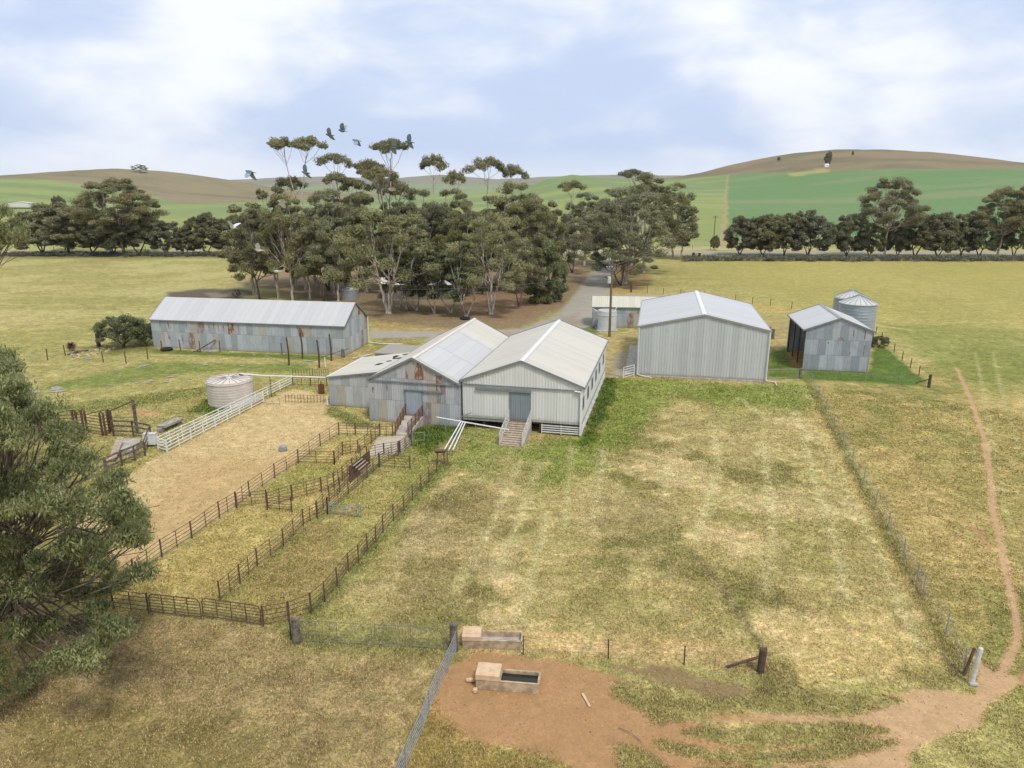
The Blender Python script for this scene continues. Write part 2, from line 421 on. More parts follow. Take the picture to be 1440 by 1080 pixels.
DRY = T(1138, 243)
KALB = 0.86
def cover(X, Y):
    "land cover of the farm: rgb albedo, height of the grass 0..1+"
    X = np.asarray(X, float); Y = np.asarray(Y, float); D = np.hypot(X, Y)
    n_big = fbm(X, Y, 14, 4); n_mid = fbm(X + 50, Y, 3.2, 4); n_sm = fbm(X, Y + 70, 0.9, 3)
    n_str = fbm(X * 0.35 + 9, Y * 1.6, 6.0, 4)
    edge = (n_mid - 0.5) * 2.2 + (n_sm - 0.5) * 1.0
    C = np.zeros(X.shape + (3,)); Hh = np.full(X.shape, 0.35)
    def lerp(c, m, h=None):
        nonlocal C, Hh
        c = np.array(srgb(*c)) if not isinstance(c, np.ndarray) else c
        m3 = np.clip(m, 0, 1)[..., None]; C = C * (1 - m3) + c * m3
        if h is not None: Hh = Hh * (1 - m3[..., 0]) + h * m3[..., 0]
    def area(pts, c, alpha=1.0, soft=0.5, amp=1.0, h=None):
        P = poly(pts); m = np.zeros(X.shape)
        pad = soft + 3 * amp + 0.5
        bb = (X > P[:, 0].min() - pad) & (X < P[:, 0].max() + pad) & (Y > P[:, 1].min() - pad) & (Y < P[:, 1].max() + pad)
        if not bb.any(): return
        d = sdist(P, X[bb], Y[bb]) + edge[bb] * amp
        m[bb] = sst(-soft, soft, d) * alpha
        lerp(c, m, h)
    def line(pts, wd, c, alpha=1.0, soft=0.3, amp=0.2, brk=0.0, h=None):
        P = poly(pts); m = np.zeros(X.shape); pad = wd + soft + 1
        bb = (X > P[:, 0].min() - pad) & (X < P[:, 0].max() + pad) & (Y > P[:, 1].min() - pad) & (Y < P[:, 1].max() + pad)
        if not bb.any(): return
        d = wd / 2 - ldist(P, X[bb], Y[bb]) + edge[bb] * amp
        m[bb] = sst(-soft, soft, d) * alpha * (1 - brk * sst(0.4, 0.6, n_mid[bb]))
        lerp(c, m, h)
    # open paddock, yellow green
    lerp((176, 167, 110), np.ones(X.shape))
    lerp((154, 148, 90), sst(0.42, 0.62, n_big) * 0.7)
    lerp((186, 172, 118), sst(0.52, 0.72, n_str) * 0.6)
    lerp((132, 128, 78), sst(0.52, 0.68, n_sm) * 0.4)
    # left far paddock paler, right far one with yellow streaks
    lerp((178, 172, 120), sst(-15, -40, X) * sst(95, 130, Y) * 0.45 * sst(0.6, 0.4, n_big))
    lerp((168, 158, 90), sst(25, 60, X) * sst(90, 120, Y) * (0.35 + 0.5 * n_str))
    # paddock right of the wire fence
    area([(1130, 525), (1380, 520), (1700, 560), (1700, 1000), (1370, 960)], (166, 150, 96), 0.8, 1.5, 1.0)
    rp = sst(-1, 2, sdist(poly([(1136, 525), (1380, 480), (1900, 600), (1900, 1100), (1372, 960)]), X, Y))
    lerp((190, 168, 116), rp * sst(0.50, 0.64, fbm(X * 1.0 + 77, Y * .7, 5.0, 5)) * 0.7)
    lerp((128, 128, 72), rp * sst(0.52, 0.62, fbm(X + 7, Y * .8 + 40, 4.0, 5)) * 0.65)
    area([(1240, 455), (1420, 465), (1500, 520), (1400, 560), (1300, 500)], (124, 134, 66), 0.6, 2.5, 1.5)
    # foreground paddock at left, brown and short
    area([(-300, 800), (60, 852), (200, 860), (370, 884), (420, 905), (640, 915), (600, 985), (560, 1080), (540, 1300), (-500, 1300)], (176, 156, 112), 0.95, 0.5, 0.3, 0.3)
    area([(-300, 900), (200, 880), (370, 890), (540, 960), (480, 1080), (400, 1300), (-400, 1300)], (152, 132, 96), 0.5 , 3, 2.0)
    lerp((118, 100, 72), sst(-0.5, 0.5, sdist(poly([(-300, 850), (370, 886), (600, 930), (560, 1080), (540, 1300), (-500, 1300)]), X, Y)) * sst(0.50, 0.62, fbm(X + 3, Y, 1.6, 5)) * 0.35)
    area([(0, 1000), (120, 985), (330, 1020), (440, 1080), (300, 1200), (0, 1200)], (128, 118, 66), 0.5, 1.5, 1.5)
    area([(400, 880), (640, 900), (660, 925), (520, 925), (410, 915)], (120, 122, 66), 0.6, 0.6, 0.5, 0.6)
    # home paddock in front of the sheds
    home = [(640, 600), (820, 612), (852, 530), (900, 535), (1128, 535), (1340, 900), (1365, 965), (1100, 950), (860, 928), (640, 905), (470, 850), (560, 745), (640, 650)]
    area(home, (182, 166, 116), 0.85, 0.6, 0.3)
    area(home, (126, 128, 68), 1.0, 0.6, 0.3) if False else None
    P = poly(home); inh = sst(-0.5, 0.8, sdist(P, X, Y))
    lerp((154, 146, 92), inh * sst(0.46, 0.60, n_mid) * 0.6)
    lerp((122, 120, 68), inh * sst(0.52, 0.62, fbm(X + 31, Y + 12, 5.5, 4)) * 0.65, 0.6)
    lerp((202, 182, 138), inh * sst(0.53, 0.66, fbm(X - 31, Y + 52, 4.5, 4)) * 0.75, 0.25)
    area([(822, 612), (852, 532), (960, 535), (1060, 540), (1128, 535), (1145, 575), (1020, 590), (960, 560), (900, 600), (860, 640), (800, 690), (730, 680), (700, 632)], (126, 144, 62), 0.8, 1.6, 1.2, 0.9)
    area([(648, 600), (700, 606), (720, 640), (690, 680), (640, 655)], (122, 144, 62), 0.65, 1.0, 0.8, 0.9)
    area([(820, 612), (851, 530), (862, 532), (860, 570), (838, 612), (822, 625)], (84, 106, 44), 0.85, 0.5, 0.4, 1.3)
    area([(940, 560), (1110, 575), (1130, 640), (1040, 660), (960, 620), (920, 590)], (190, 172, 124), 0.55, 1.5, 1.5, 0.2)
    area([(800, 690), (960, 690), (970, 740), (860, 750), (790, 730)], (186, 166, 124), 0.5, 1.5, 1.6, 0.2)
    area([(1080, 870), (1250, 850), (1330, 930), (1300, 950), (1130, 955)], (202, 180, 126), 0.75, 1.0, 1.0, 0.2)
    area([(640, 892), (760, 885), (1040, 905), (1080, 935), (950, 940), (840, 925), (660, 915)], (200, 172, 122), 0.7, 0.6, 0.7, 0.2)
    area([(700, 640), (770, 650), (700, 760), (640, 850), (540, 860), (520, 840), (600, 760)], (168, 150, 108), 0.5, 1.2, 1.2)
    area([(560, 740), (620, 690), (650, 700), (620, 760), (560, 800)], (112, 100, 78), 0.35, 0.8, 1.4)
    # drag marks left by mowing
    for k, pts in enumerate([[(805, 630), (800, 680), (794, 740)], [(848, 630), (843, 680), (836, 730)], [(1003, 598), (1011, 650), (992, 716), (975, 760)],
        [(1121, 578), (1134, 630), (1150, 684), (1173, 752), (1191, 843)], [(1150, 600), (1196, 693), (1237, 770), (1259, 843), (1295, 905)], [(1072, 620), (1080, 670), (1087, 761), (1076, 830)],
        [(730, 650), (690, 740), (640, 830)], [(760, 650), (735, 720), (700, 800)], [(940, 650), (935, 700)], [(1040, 560), (1080, 590), (1120, 590)], [(770, 720), (750, 800), (730, 870)]]):
        line(pts, 0.35 + 0.12 * (k % 3), (204, 195, 148), 0.72, 0.42, 0.30, 0.25)
        if k % 4 == 9: line([(x + 7, y + 2) for x, y in pts], 0.25, (124, 122, 72), 0.4, 0.3, 0.4, 0.6)
    line([(971, 772), (1005, 812), (1040, 862), (1075, 918)], 0.3, (122, 108, 84), 0.75, 0.2, 0.25, 0.3)
    line([(1140, 575), (1200, 680), (1260, 790), (1330, 905)], 0.9, (196, 168, 100), 0.35, 0.5, 0.3)
    line([(1133, 528), (1190, 640), (1270, 790), (1352, 945)], 0.7, (96, 98, 52), 0.55, 0.35, 0.25, 0.2, 0.9)
    # sheep yards
    area([(222, 640), (300, 600), (372, 562), (412, 546), (462, 556), (470, 575), (560, 606), (476, 608), (420, 650), (333, 713), (227, 783), (120, 810), (60, 820), (100, 720), (190, 662)], (202, 178, 134), 0.95, 0.35, 0.2, 0.10)
    area([(240, 660), (330, 640), (420, 640), (330, 710), (240, 760), (170, 780)], (182, 148, 104), 0.45, 1.5, 1.8, 0.05)
    area([(227, 785), (333, 714), (476, 612), (550, 613), (520, 640), (446, 728), (309, 843), (200, 853), (100, 845)], (186, 168, 110), 0.9, 0.3, 0.15, 0.45)
    area([(309, 845), (446, 729), (580, 630), (650, 600), (630, 650), (554, 733), (490, 805), (437, 862), (370, 880)], (168, 158, 100), 0.9, 0.3, 0.15, 0.6)
    area([(330, 830), (440, 735), (480, 750), (470, 800), (400, 855)], (146, 122, 82), 0.5, 0.8, 1.6, 0.4)
    area([(560, 600), (650, 595), (648, 612), (600, 640), (580, 625)], (84, 108, 44), 0.9, 0.5, 0.4, 1.5)
    area([(560, 620), (600, 625), (650, 655), (600, 690), (560, 720), (560, 660)], (128, 138, 66), 0.5, 1.0, 1.0, 0.9)
    area([(419, 652), (471, 654), (505, 640), (480, 665), (420, 690), (370, 700), (372, 685)], (132, 140, 68), 0.5, 0.6, 0.7, 0.7)
    line([(629, 652), (568, 722), (517, 780), (492, 806), (440, 860)], 0.8, (92, 112, 48), 0.6, 0.4, 0.3, 0.3, 1.0)
    line([(309, 846), (446, 729), (490, 697)], 0.5, (110, 122, 60), 0.45, 0.3, 0.2, 0.3, 0.9)
    area([(462, 570), (520, 592), (552, 604), (500, 602), (455, 582)], (104, 118, 56), 0.8, 0.4, 0.3, 0.9)
    # home yard at left behind the race
    area([(-200, 470), (60, 500), (200, 490), (480, 505), (462, 530), (410, 545), (222, 632), (150, 625), (-300, 700)], (166, 156, 102), 0.7, 1.0, 0.6, 0.35)
    area([(140, 525), (210, 508), (330, 512), (440, 510), (430, 525), (330, 520), (230, 530), (140, 545), (60, 548), (60, 540)], (112, 128, 62), 0.75, 1.2, 0.8, 0.7)
    area([(40, 575), (160, 560), (290, 545), (285, 556), (200, 570), (60, 590)], (108, 122, 60), 0.6, 0.8, 0.7, 0.6)
    area([(190, 572), (230, 578), (220, 586), (185, 584)], (190, 148, 110), 0.7, 0.4, 0.3, 0.1)
    area([(262, 580), (288, 560), (330, 575), (300, 584)], (92, 116, 46), 0.8, 0.5, 0.3, 1.0)
    area([(212, 490), (350, 496), (486, 502), (486, 507), (350, 502), (212, 496)], (86, 110, 44), 0.8, 0.5, 0.3, 1.0)
    area([(120, 488), (215, 470), (215, 492), (160, 500)], (110, 116, 60), 0.7, 0.7, 0.5, 0.7)
    area([(440, 512), (500, 492), (540, 488), (520, 500), (470, 525)], (178, 156, 110), 0.75, 0.8, 0.6, 0.3)
    # grove floor, drive and yard
    area([(330, 398), (420, 415), (480, 428), (530, 452), (640, 466), (740, 462), (800, 428), (838, 376), (842, 366), (760, 366), (560, 372), (400, 378)], (140, 120, 98), 0.9, 1.5, 0.9, 0.12)
    area([(525, 452), (640, 462), (620, 472), (530, 464)], (176, 146, 100), 0.7, 0.8, 0.6, 0.2)
    area([(640, 415), (760, 405), (800, 420), (740, 450), (660, 452)], (150, 120, 94), 0.6, 1.5, 1.2, 0.1)
    area([(862, 366), (905, 372), (915, 395), (900, 412), (868, 414), (856, 400)], (150, 124, 88), 0.85, 1.2, 0.8, 0.15)
    area([(860, 405), (1010, 416), (1110, 432), (1200, 440), (1110, 446), (1010, 424), (860, 416)], (186, 162, 104), 0.6, 1.0, 0.8, 0.2)
    area([(522, 464), (640, 466), (730, 463), (782, 444), (812, 410), (838, 372), (846, 364), (866, 364), (864, 385), (856, 410), (836, 440), (834, 470), (812, 470), (850, 480), (852, 520), (800, 480), (640, 482), (522, 476)], (164, 158, 150), 0.95, 0.6, 0.3, 0.0)
    area([(640, 470), (740, 466), (790, 448), (812, 440), (812, 470), (740, 478)], (150, 130, 112), 0.5, 1.0, 1.0, 0.0)
    area([(850, 470), (893, 468), (893, 532), (850, 530)], (178, 156, 112), 0.8, 0.6, 0.7, 0.3)
    area([(862, 500), (886, 492), (888, 530), (858, 530)], (162, 154, 140), 0.7, 0.5, 0.6, 0.0)
    area([(815, 462), (838, 458), (838, 470), (815, 474)], (88, 116, 46), 0.7, 0.4, 0.3, 0.8)
    area([(525, 476), (600, 474), (585, 492), (545, 500), (520, 495)], (146, 136, 82), 0.8, 0.6, 0.6, 0.4)
    # right of the big shed
    area([(1080, 440), (1160, 470), (1130, 520), (1076, 536)], (170, 146, 108), 0.6, 0.8, 0.7, 0.2)
    area([(1078, 498), (1105, 488), (1128, 500), (1130, 532), (1078, 532)], (84, 112, 42), 0.85, 0.6, 0.5, 1.2)
    area([(1127, 519), (1222, 522), (1228, 490), (1245, 488), (1300, 536), (1285, 542), (1130, 532)], (90, 114, 50), 0.95, 0.4, 0.35, 1.5)
    area([(1108, 496), (1126, 494), (1126, 518), (1112, 514)], (170, 124, 90), 0.8, 0.4, 0.3, 0.0)
    line([(1225, 455), (1250, 460), (1280, 464)], 0.6, (200, 176, 136), 0.8, 0.3, 0.2)
    # burnt heap
    area([(236, 412), (285, 406), (350, 407), (362, 414), (330, 420), (240, 420)], (92, 82, 78), 0.9, 0.8, 0.5, 0.0)
    area([(290, 412), (340, 410), (355, 416), (300, 419)], (150, 134, 122), 0.7, 0.6, 0.8, 0.0)
    # dirt round the troughs and the stock pads
    dirt = (170, 134, 96)
    area([(650, 925), (700, 917), (800, 930), (862, 945), (888, 985), (960, 1015), (1050, 1045), (1065, 1110), (850, 1110), (760, 1062), (650, 1042), (600, 1000), (615, 955)], dirt, 1.0, 0.22, 0.42, 0.0)
    area([(600, 985), (660, 1040), (770, 1065), (860, 1120), (560, 1120), (575, 1040)], (150, 128, 76), 0.8, 0.5, 0.5, 0.4)
    area([(858, 936), (960, 934), (985, 950), (1070, 972), (1030, 984), (940, 972), (900, 952)], (132, 106, 82), 0.8, 0.3, 0.5, 0.0)
    line([(870, 958), (930, 992), (1010, 1008), (1130, 1010)], 0.55, dirt, 0.9, 0.2, 0.15, 0.1, 0.0)
    line([(880, 985), (980, 1022), (1100, 1050), (1200, 1058)], 0.65, dirt, 0.9, 0.2, 0.15, 0.1, 0.0)
    area([(1060, 1003), (1198, 1005), (1271, 984), (1240, 974), (1298, 969), (1342, 971), (1371, 975), (1367, 918), (1400, 945), (1412, 945), (1445, 958), (1387, 993), (1371, 1018), (1320, 1035), (1273, 1058), (1289, 1110), (1020, 1110),
          (1100, 1068), (1190, 1065), (1258, 1042), (1190, 1036), (1246, 1024), (1120, 1017)], (190, 157, 121), 0.97, 0.18, 0.22, 0.0)
    for isl in ([(862, 960), (924, 964), (942, 982), (1000, 986), (1031, 982), (1120, 975), (1240, 975), (1271, 984), (1198, 1003), (1120, 1002), (1022, 999), (978, 1010), (922, 1014), (907, 1000), (862, 978)],
                [(964, 1030), (993, 1023), (1044, 1025), (1120, 1017), (1207, 1018), (1246, 1026), (1190, 1036), (1120, 1048), (1067, 1048), (1011, 1040)],
                [(924, 1044), (956, 1048), (1000, 1056), (1067, 1062), (1120, 1054), (1190, 1045), (1258, 1041), (1187, 1064), (1120, 1070), (1044, 1070), (960, 1060)],
                [(868, 1049), (896, 1052), (935, 1078), (925, 1120), (880, 1120)], [(980, 1085), (1080, 1078), (1200, 1085), (1180, 1120), (990, 1120)]):
        area(isl, (170, 155, 104), 0.92, 0.15, 0.14, 0.6)
        area(isl, (134, 130, 76), 0.55, 0.35, 0.20, 0.7)
    line([(1390, 968), (1412, 940), (1431, 900), (1430, 870), (1424, 840), (1410, 780), (1397, 720), (1392, 660), (1384, 615), (1365, 560), (1345, 517)], 0.42, (190, 156, 122), 0.95, 0.14, 0.08, 0.1, 0.0)
    line([(1393, 772), (1380, 752), (1370, 742)], 0.4, (176, 136, 100), 0.8, 0.15, 0.1, 0.1, 0.0)
    line([(1440, 955), (1480, 935), (1600, 900)], 0.6, dirt, 0.9, 0.2, 0.1, 0.1, 0.0)
    line([(1372, 495), (1385, 560), (1400, 640), (1420, 740)], 0.3, (184, 176, 128), 0.6, 0.2, 0.1, 0.3)
    line([(1396, 495), (1412, 560), (1436, 640)], 0.3, (184, 176, 128), 0.6, 0.2, 0.1, 0.3)
    line([(1355, 590), (1372, 640), (1400, 690)], 0.3, (190, 180, 130), 0.45, 0.2, 0.1, 0.3)
    area([(1050, 930), (1100, 935), (1130, 968), (1060, 975), (1070, 950)], (104, 96, 56), 0.6, 0.4, 0.4, 0.8)
    # concrete apron at the foot of the ramp
    area([(531, 614), (573, 611), (578, 622), (566, 636), (530, 643), (515, 640)], (190, 180, 164), 1.0, 0.08, 0.05, 0.0)
    # far country
    fY = sst(205, 212, Y)
    lerp((120, 118, 78), fY * (1 - sst(216, 222, Y)) * 0.7)
    rd = sst(223, 224, Y) * (1 - sst(232, 233, Y)); lerp((158, 156, 152), rd, 0)
    lerp((196, 180, 140), sst(237, 239, Y) * (1 - sst(250, 256, Y)) * sst(10, 40, X) * (1 - sst(95, 120, X)) * 0.8, 0)
    f1 = sst(236, 262, Y)
    crop = np.array(srgb(140, 150, 94)); lerp(crop, f1 * (1 - 0.75 * sst(0, 1, rd)))
    lerp((124, 142, 96), f1 * sst(420, 700, Y))
    split = X - 0.29 * Y                     # fence line up the right hill
    lerp((108, 138, 90), f1 * sst(-2, 4, split) * sst(285, 300, Y))
    lerp((130, 142, 104), f1 * sst(-2, 4, split) * sst(285, 300, Y) * sst(0.45, 0.65, fbm(X, Y * 3, 160, 4)) * 0.8)
    lerp((176, 148, 118), f1 * (1 - sst(0.6, 2.2, np.abs(split - 1 + (fbm(X, Y, 25, 2) - .5) * 3))) * 0.7)
    lerp((158, 164, 98), f1 * sst(0.4, 0.7, fbm(X + 900, Y * 2.5, 120, 4)) * (1 - sst(-2, 4, split)) * 0.6)
    h1 = np.maximum(np.interp(X, *C1), 1); Z = terr(X, Y)
    lerp((126, 128, 84), f1 * (1 - sst(0.5, 2.5, np.abs(np.sin(Y / 95 + X / 400)) * 60)) * 0.35)
    fr = Z / h1 + (fbm(X, Y, 200, 3) - 0.5) * 0.03
    thr = np.interp(X, [235, 310, 380, 484, 758], [0.92, 0.84, 0.63, 0.51, 0.48])
    brownR = sst(190, 225, X) * sst(-0.015, 0.015, fr - thr) * sst(420, 520, Y)
    lerp((140, 126, 102), brownR * (Y > 300)); 
    lerp((112, 108, 82), brownR * sst(0.4, 0.7, fbm(X, Y * 1.5, 90, 5)) * 0.7)
    brownL = sst(-150, -240, X) * sst(0.62, 0.66, fr) * (Y > 350)
    lerp((144, 132, 106), brownL)
    lerp((118, 114, 86), brownL * sst(0.4, 0.7, fbm(X, Y * 1.5, 90, 5)) * 0.7)
    lerp((176, 164, 112), sst(0.55, 0.8, sst(45, 12, np.abs(X - DRY[0])) * sst(30, 8, np.abs(Y - DRY[1])) + 0.3 * (fbm(X, Y, 30, 3) - 0.5)) * 0.7)
    far = sst(1600, 2000, Y)
    lerp((138, 150, 112), far)
    lerp((140, 138, 122), far * sst(2350, 2500, Y + (fbm(X, Y, 500, 3) - 0.5) * 500))
    lerp((112, 116, 90), far * sst(0.62, 0.7, fbm(X, Y * 2, 130, 4)) * 0.4)
    C = C * (KALB * np.array([1.02, 1.0, 0.96]))
    return C, Hh

def make_ground():
    az = np.concatenate([np.arange(-180, -50, 3.0), np.arange(-50, 50, 0.11), np.arange(50, 180.01, 3.0)])
    r = [0.5, 3, 8, 14]; x = 18.0
    while x < 130: r.append(x); x *= 1.0045
    while x < 4850: r.append(x); x *= 1.013
    r = np.array(r); a = np.radians(az)
    RR, AA = np.meshgrid(r, a, indexing='ij')
    X = RR * np.sin(AA); Yv = RR * np.cos(AA); Z = terr(X, Yv)
    Z = Z * (np.abs(AA) < R_(100)) 
    C, Hh = cover(X, Yv)
    V = np.stack([X, Yv, Z], -1).reshape(-1, 3)
    nr, na = RR.shape; idx = np.arange(nr * na).reshape(nr, na)
    fcs = np.stack([idx[:-1, :-1], idx[1:, :-1], idx[1:, 1:], idx[:-1, 1:]], -1).reshape(-1, 4)[:, ::-1]
    m, t, b = mat('pasture', 0.95); b.inputs['Specular IOR Level'].default_value = 0.1
    an_ = t.node('ShaderNodeAttribute', attribute_name='cover'); at = an_.outputs['Color']; gh = t.ramp(an_.outputs['Alpha'], 0.0, 0.25, 0.28, 1.0)
    P = t.node('ShaderNodeNewGeometry').outputs['Position']
    x_, y_, z_ = t.xyz(P)
    dist = t.node('ShaderNodeVectorMath', operation='LENGTH'); t.put(dist.inputs[0], P); dist = dist.outputs['Value']
    near = t.math('MULTIPLY', t.ramp(dist, 60, 220, 1.0, 0.45), gh)
    a1 = t.noise(P, 9.0, 6, 0.75, 0.3); a2 = t.noise(P, 1.7, 5, 0.7, 0.6); a3 = t.noise(t.scale(P, (1, 1.6, 1)), 0.35, 5, 0.65, 0.5)
    s1 = t.ramp(a1, 0.32, 0.68, 0.55, 1.45); s2 = t.ramp(a2, 0.32, 0.68, 0.78, 1.22); s3 = t.ramp(a3, 0.3, 0.7, 0.86, 1.14)
    k = t.math('MULTIPLY', t.math('MULTIPLY', s1, s2), s3)
    k = t.math('ADD', t.math('MULTIPLY', t.math('SUBTRACT', k, 1.0), near), 1.0)
    c = t.mix(1.0, at, t.comb(k, k, k), 'MULTIPLY')
    tint = t.math('MULTIPLY', t.ramp(t.noise(P, 2.6, 5, 0.7), 0.52, 0.66), t.math('MULTIPLY', near, 0.35))
    c = t.mix(tint, c, t.mix(1.0, c, (0.76, 0.86, 0.60), 'MULTIPLY'))
    pn = t.noise(P, 0.95, 8, 0.66, 1.0); pm = t.ramp(pn, 0.44, 0.57)
    c = t.mix(t.math('MULTIPLY', t.math('SUBTRACT', 1.0, pm), t.math('MULTIPLY', near, 0.75)), c, t.mix(1.0, c, (0.75, 0.79, 0.61), 'MULTIPLY'))
    c = t.mix(t.math('MULTIPLY', t.ramp(pn, 0.52, 0.64), t.math('MULTIPLY', near, 0.7)), c, t.mix(1.0, c, (1.22, 1.14, 1.10), 'MULTIPLY'))
    stw = t.math('MULTIPLY', t.ramp(t.noise(t.scale(P, (1, 1, 1)), 5.5, 6, 0.75, 0.8), 0.54, 0.66), t.math('MULTIPLY', near, 0.25))
    c = t.mix(stw, c, (0.46, 0.38, 0.23))
    t.put(b.inputs['Base Color'], c)
    t.put(b.inputs['Normal'], t.node('ShaderNodeBump', {'Strength': t.math('MULTIPLY', near, 0.5), 'Distance': 0.05, 'Height': t.math('ADD', a1, a2)}).outputs[0])
    me = fast_mesh('ground', V, fcs, [m], np.concatenate([C, Hh[..., None]], -1).reshape(-1, 4), smooth=True)
    o = bpy.data.objects.new('ground', me); COL.objects.link(o); tag(o, kind='structure')
make_ground()

def make_grass():
    N = 420000
    r = 19 * (78 / 19) ** (rng.random(N) ** 0.75); a = (rng.random(N) - 0.5) * R_(84)
    X = r * np.sin(a); Y = r * np.cos(a)
    C, Hh = cover(X, Y)
    keep = rng.random(N) < np.clip(Hh * 2.2, 0, 1) * (0.35 + 0.65 * sst(0.4, 0.6, fbm(X, Y, 1.3, 3)))
    for o_ in FOOT:
        keep &= sdist(np.array(o_), X, Y) < 0.05
    X, Y, C, Hh, r = X[keep], Y[keep], C[keep], Hh[keep], r[keep]; N = len(X)
    Z = terr(X, Y); nb = 3
    hgt = (0.03 + 0.10 * Hh[:, None] * rng.random((N, nb)) ** 1.3 + 0.02) * (1 + 0.5 * (Hh[:, None] > 0.85))
    ang = rng.random((N, nb)) * 6.283; lean = rng.random((N, nb)) * 0.9 + 0.2
    bx = X[:, None] + (rng.random((N, nb)) - 0.5) * 0.14; by = Y[:, None] + (rng.random((N, nb)) - 0.5) * 0.14
    wd = 0.006 + 0.0006 * r[:, None] * (0.7 + 0.6 * rng.random((N, nb)))
    ca, sa = np.cos(ang), np.sin(ang)
    v0 = np.stack([bx - sa * wd, by + ca * wd, np.broadcast_to(Z[:, None], bx.shape) - 0.01], -1)
    v1 = np.stack([bx + sa * wd, by - ca * wd, np.broadcast_to(Z[:, None], bx.shape) - 0.01], -1)
    v2 = np.stack([bx + ca * lean * hgt, by + sa * lean * hgt, Z[:, None] + hgt], -1)
    V = np.stack([v0, v1, v2], 2).reshape(-1, 3)
    fcs = np.arange(len(V)).reshape(-1, 3)
    br = (0.75 + 0.75 * rng.random((N, nb, 1))) 
    strw = np.array(srgb(206, 190, 140)) * KALB
    mixs = (rng.random((N, nb, 1)) < 0.25) * 0.55 * (Hh[:, None, None] < 0.85)
    cc = (C[:, None, :] * (1 - mixs) + strw * mixs) * br
    cc = np.repeat(cc[:, :, None, :], 3, axis=2).reshape(-1, 3)
    m, t, b = mat('grass_blades', 0.9); b.inputs['Specular IOR Level'].default_value = 0.1
    t.put(b.inputs['Base Color'], t.node('ShaderNodeAttribute', attribute_name='cover').outputs['Color'])
    me = fast_mesh('grass', V, fcs, [m], cc)
    o = bpy.data.objects.new('grass', me); COL.objects.link(o)
    tag(o, 'short mixed dry and green grass over the paddocks and yards', 'grass', kind='stuff')

def make_pebbles():
    X = rng.uniform(-4, 26, 9000); Y = rng.uniform(19, 36, 9000); C, Hh = cover(X, Y); k = Hh < 0.05; X, Y, C = X[k][:1500], Y[k][:1500], C[k][:1500]
    V = []; Fc = []; CC = []
    for i, (x, y) in enumerate(zip(X, Y)):
        s_ = 0.012 + 0.035 * random.random() ** 3; z_ = float(terr(x, y)); b0 = len(V)
        for dx, dy, dz in ((1, 0, 0), (0, 1, 0), (-1, 0, 0), (0, -1, 0), (0, 0, .8)): V.append((x + dx * s_ * random.uniform(.7, 1.3), y + dy * s_ * random.uniform(.7, 1.3), z_ + dz * s_))
        c_ = np.array(C[i]) * random.choice((0.55, 0.8, 1.25, 1.6)); CC += [c_] * 5
        Fc += [(b0, b0 + 1, b0 + 4), (b0 + 1, b0 + 2, b0 + 4), (b0 + 2, b0 + 3, b0 + 4), (b0 + 3, b0, b0 + 4)]
    m, t, b = mat('pebble', 0.9); t.put(b.inputs['Base Color'], t.node('ShaderNodeAttribute', attribute_name='cover').outputs['Color'])
    me = fast_mesh('pebbles', np.array(V), np.array(Fc), [m], np.array(CC)); o = bpy.data.objects.new('pebbles', me); COL.objects.link(o)
    tag(o, 'small stones and clods scattered over the bare dirt round the troughs', 'pebbles', kind='stuff')
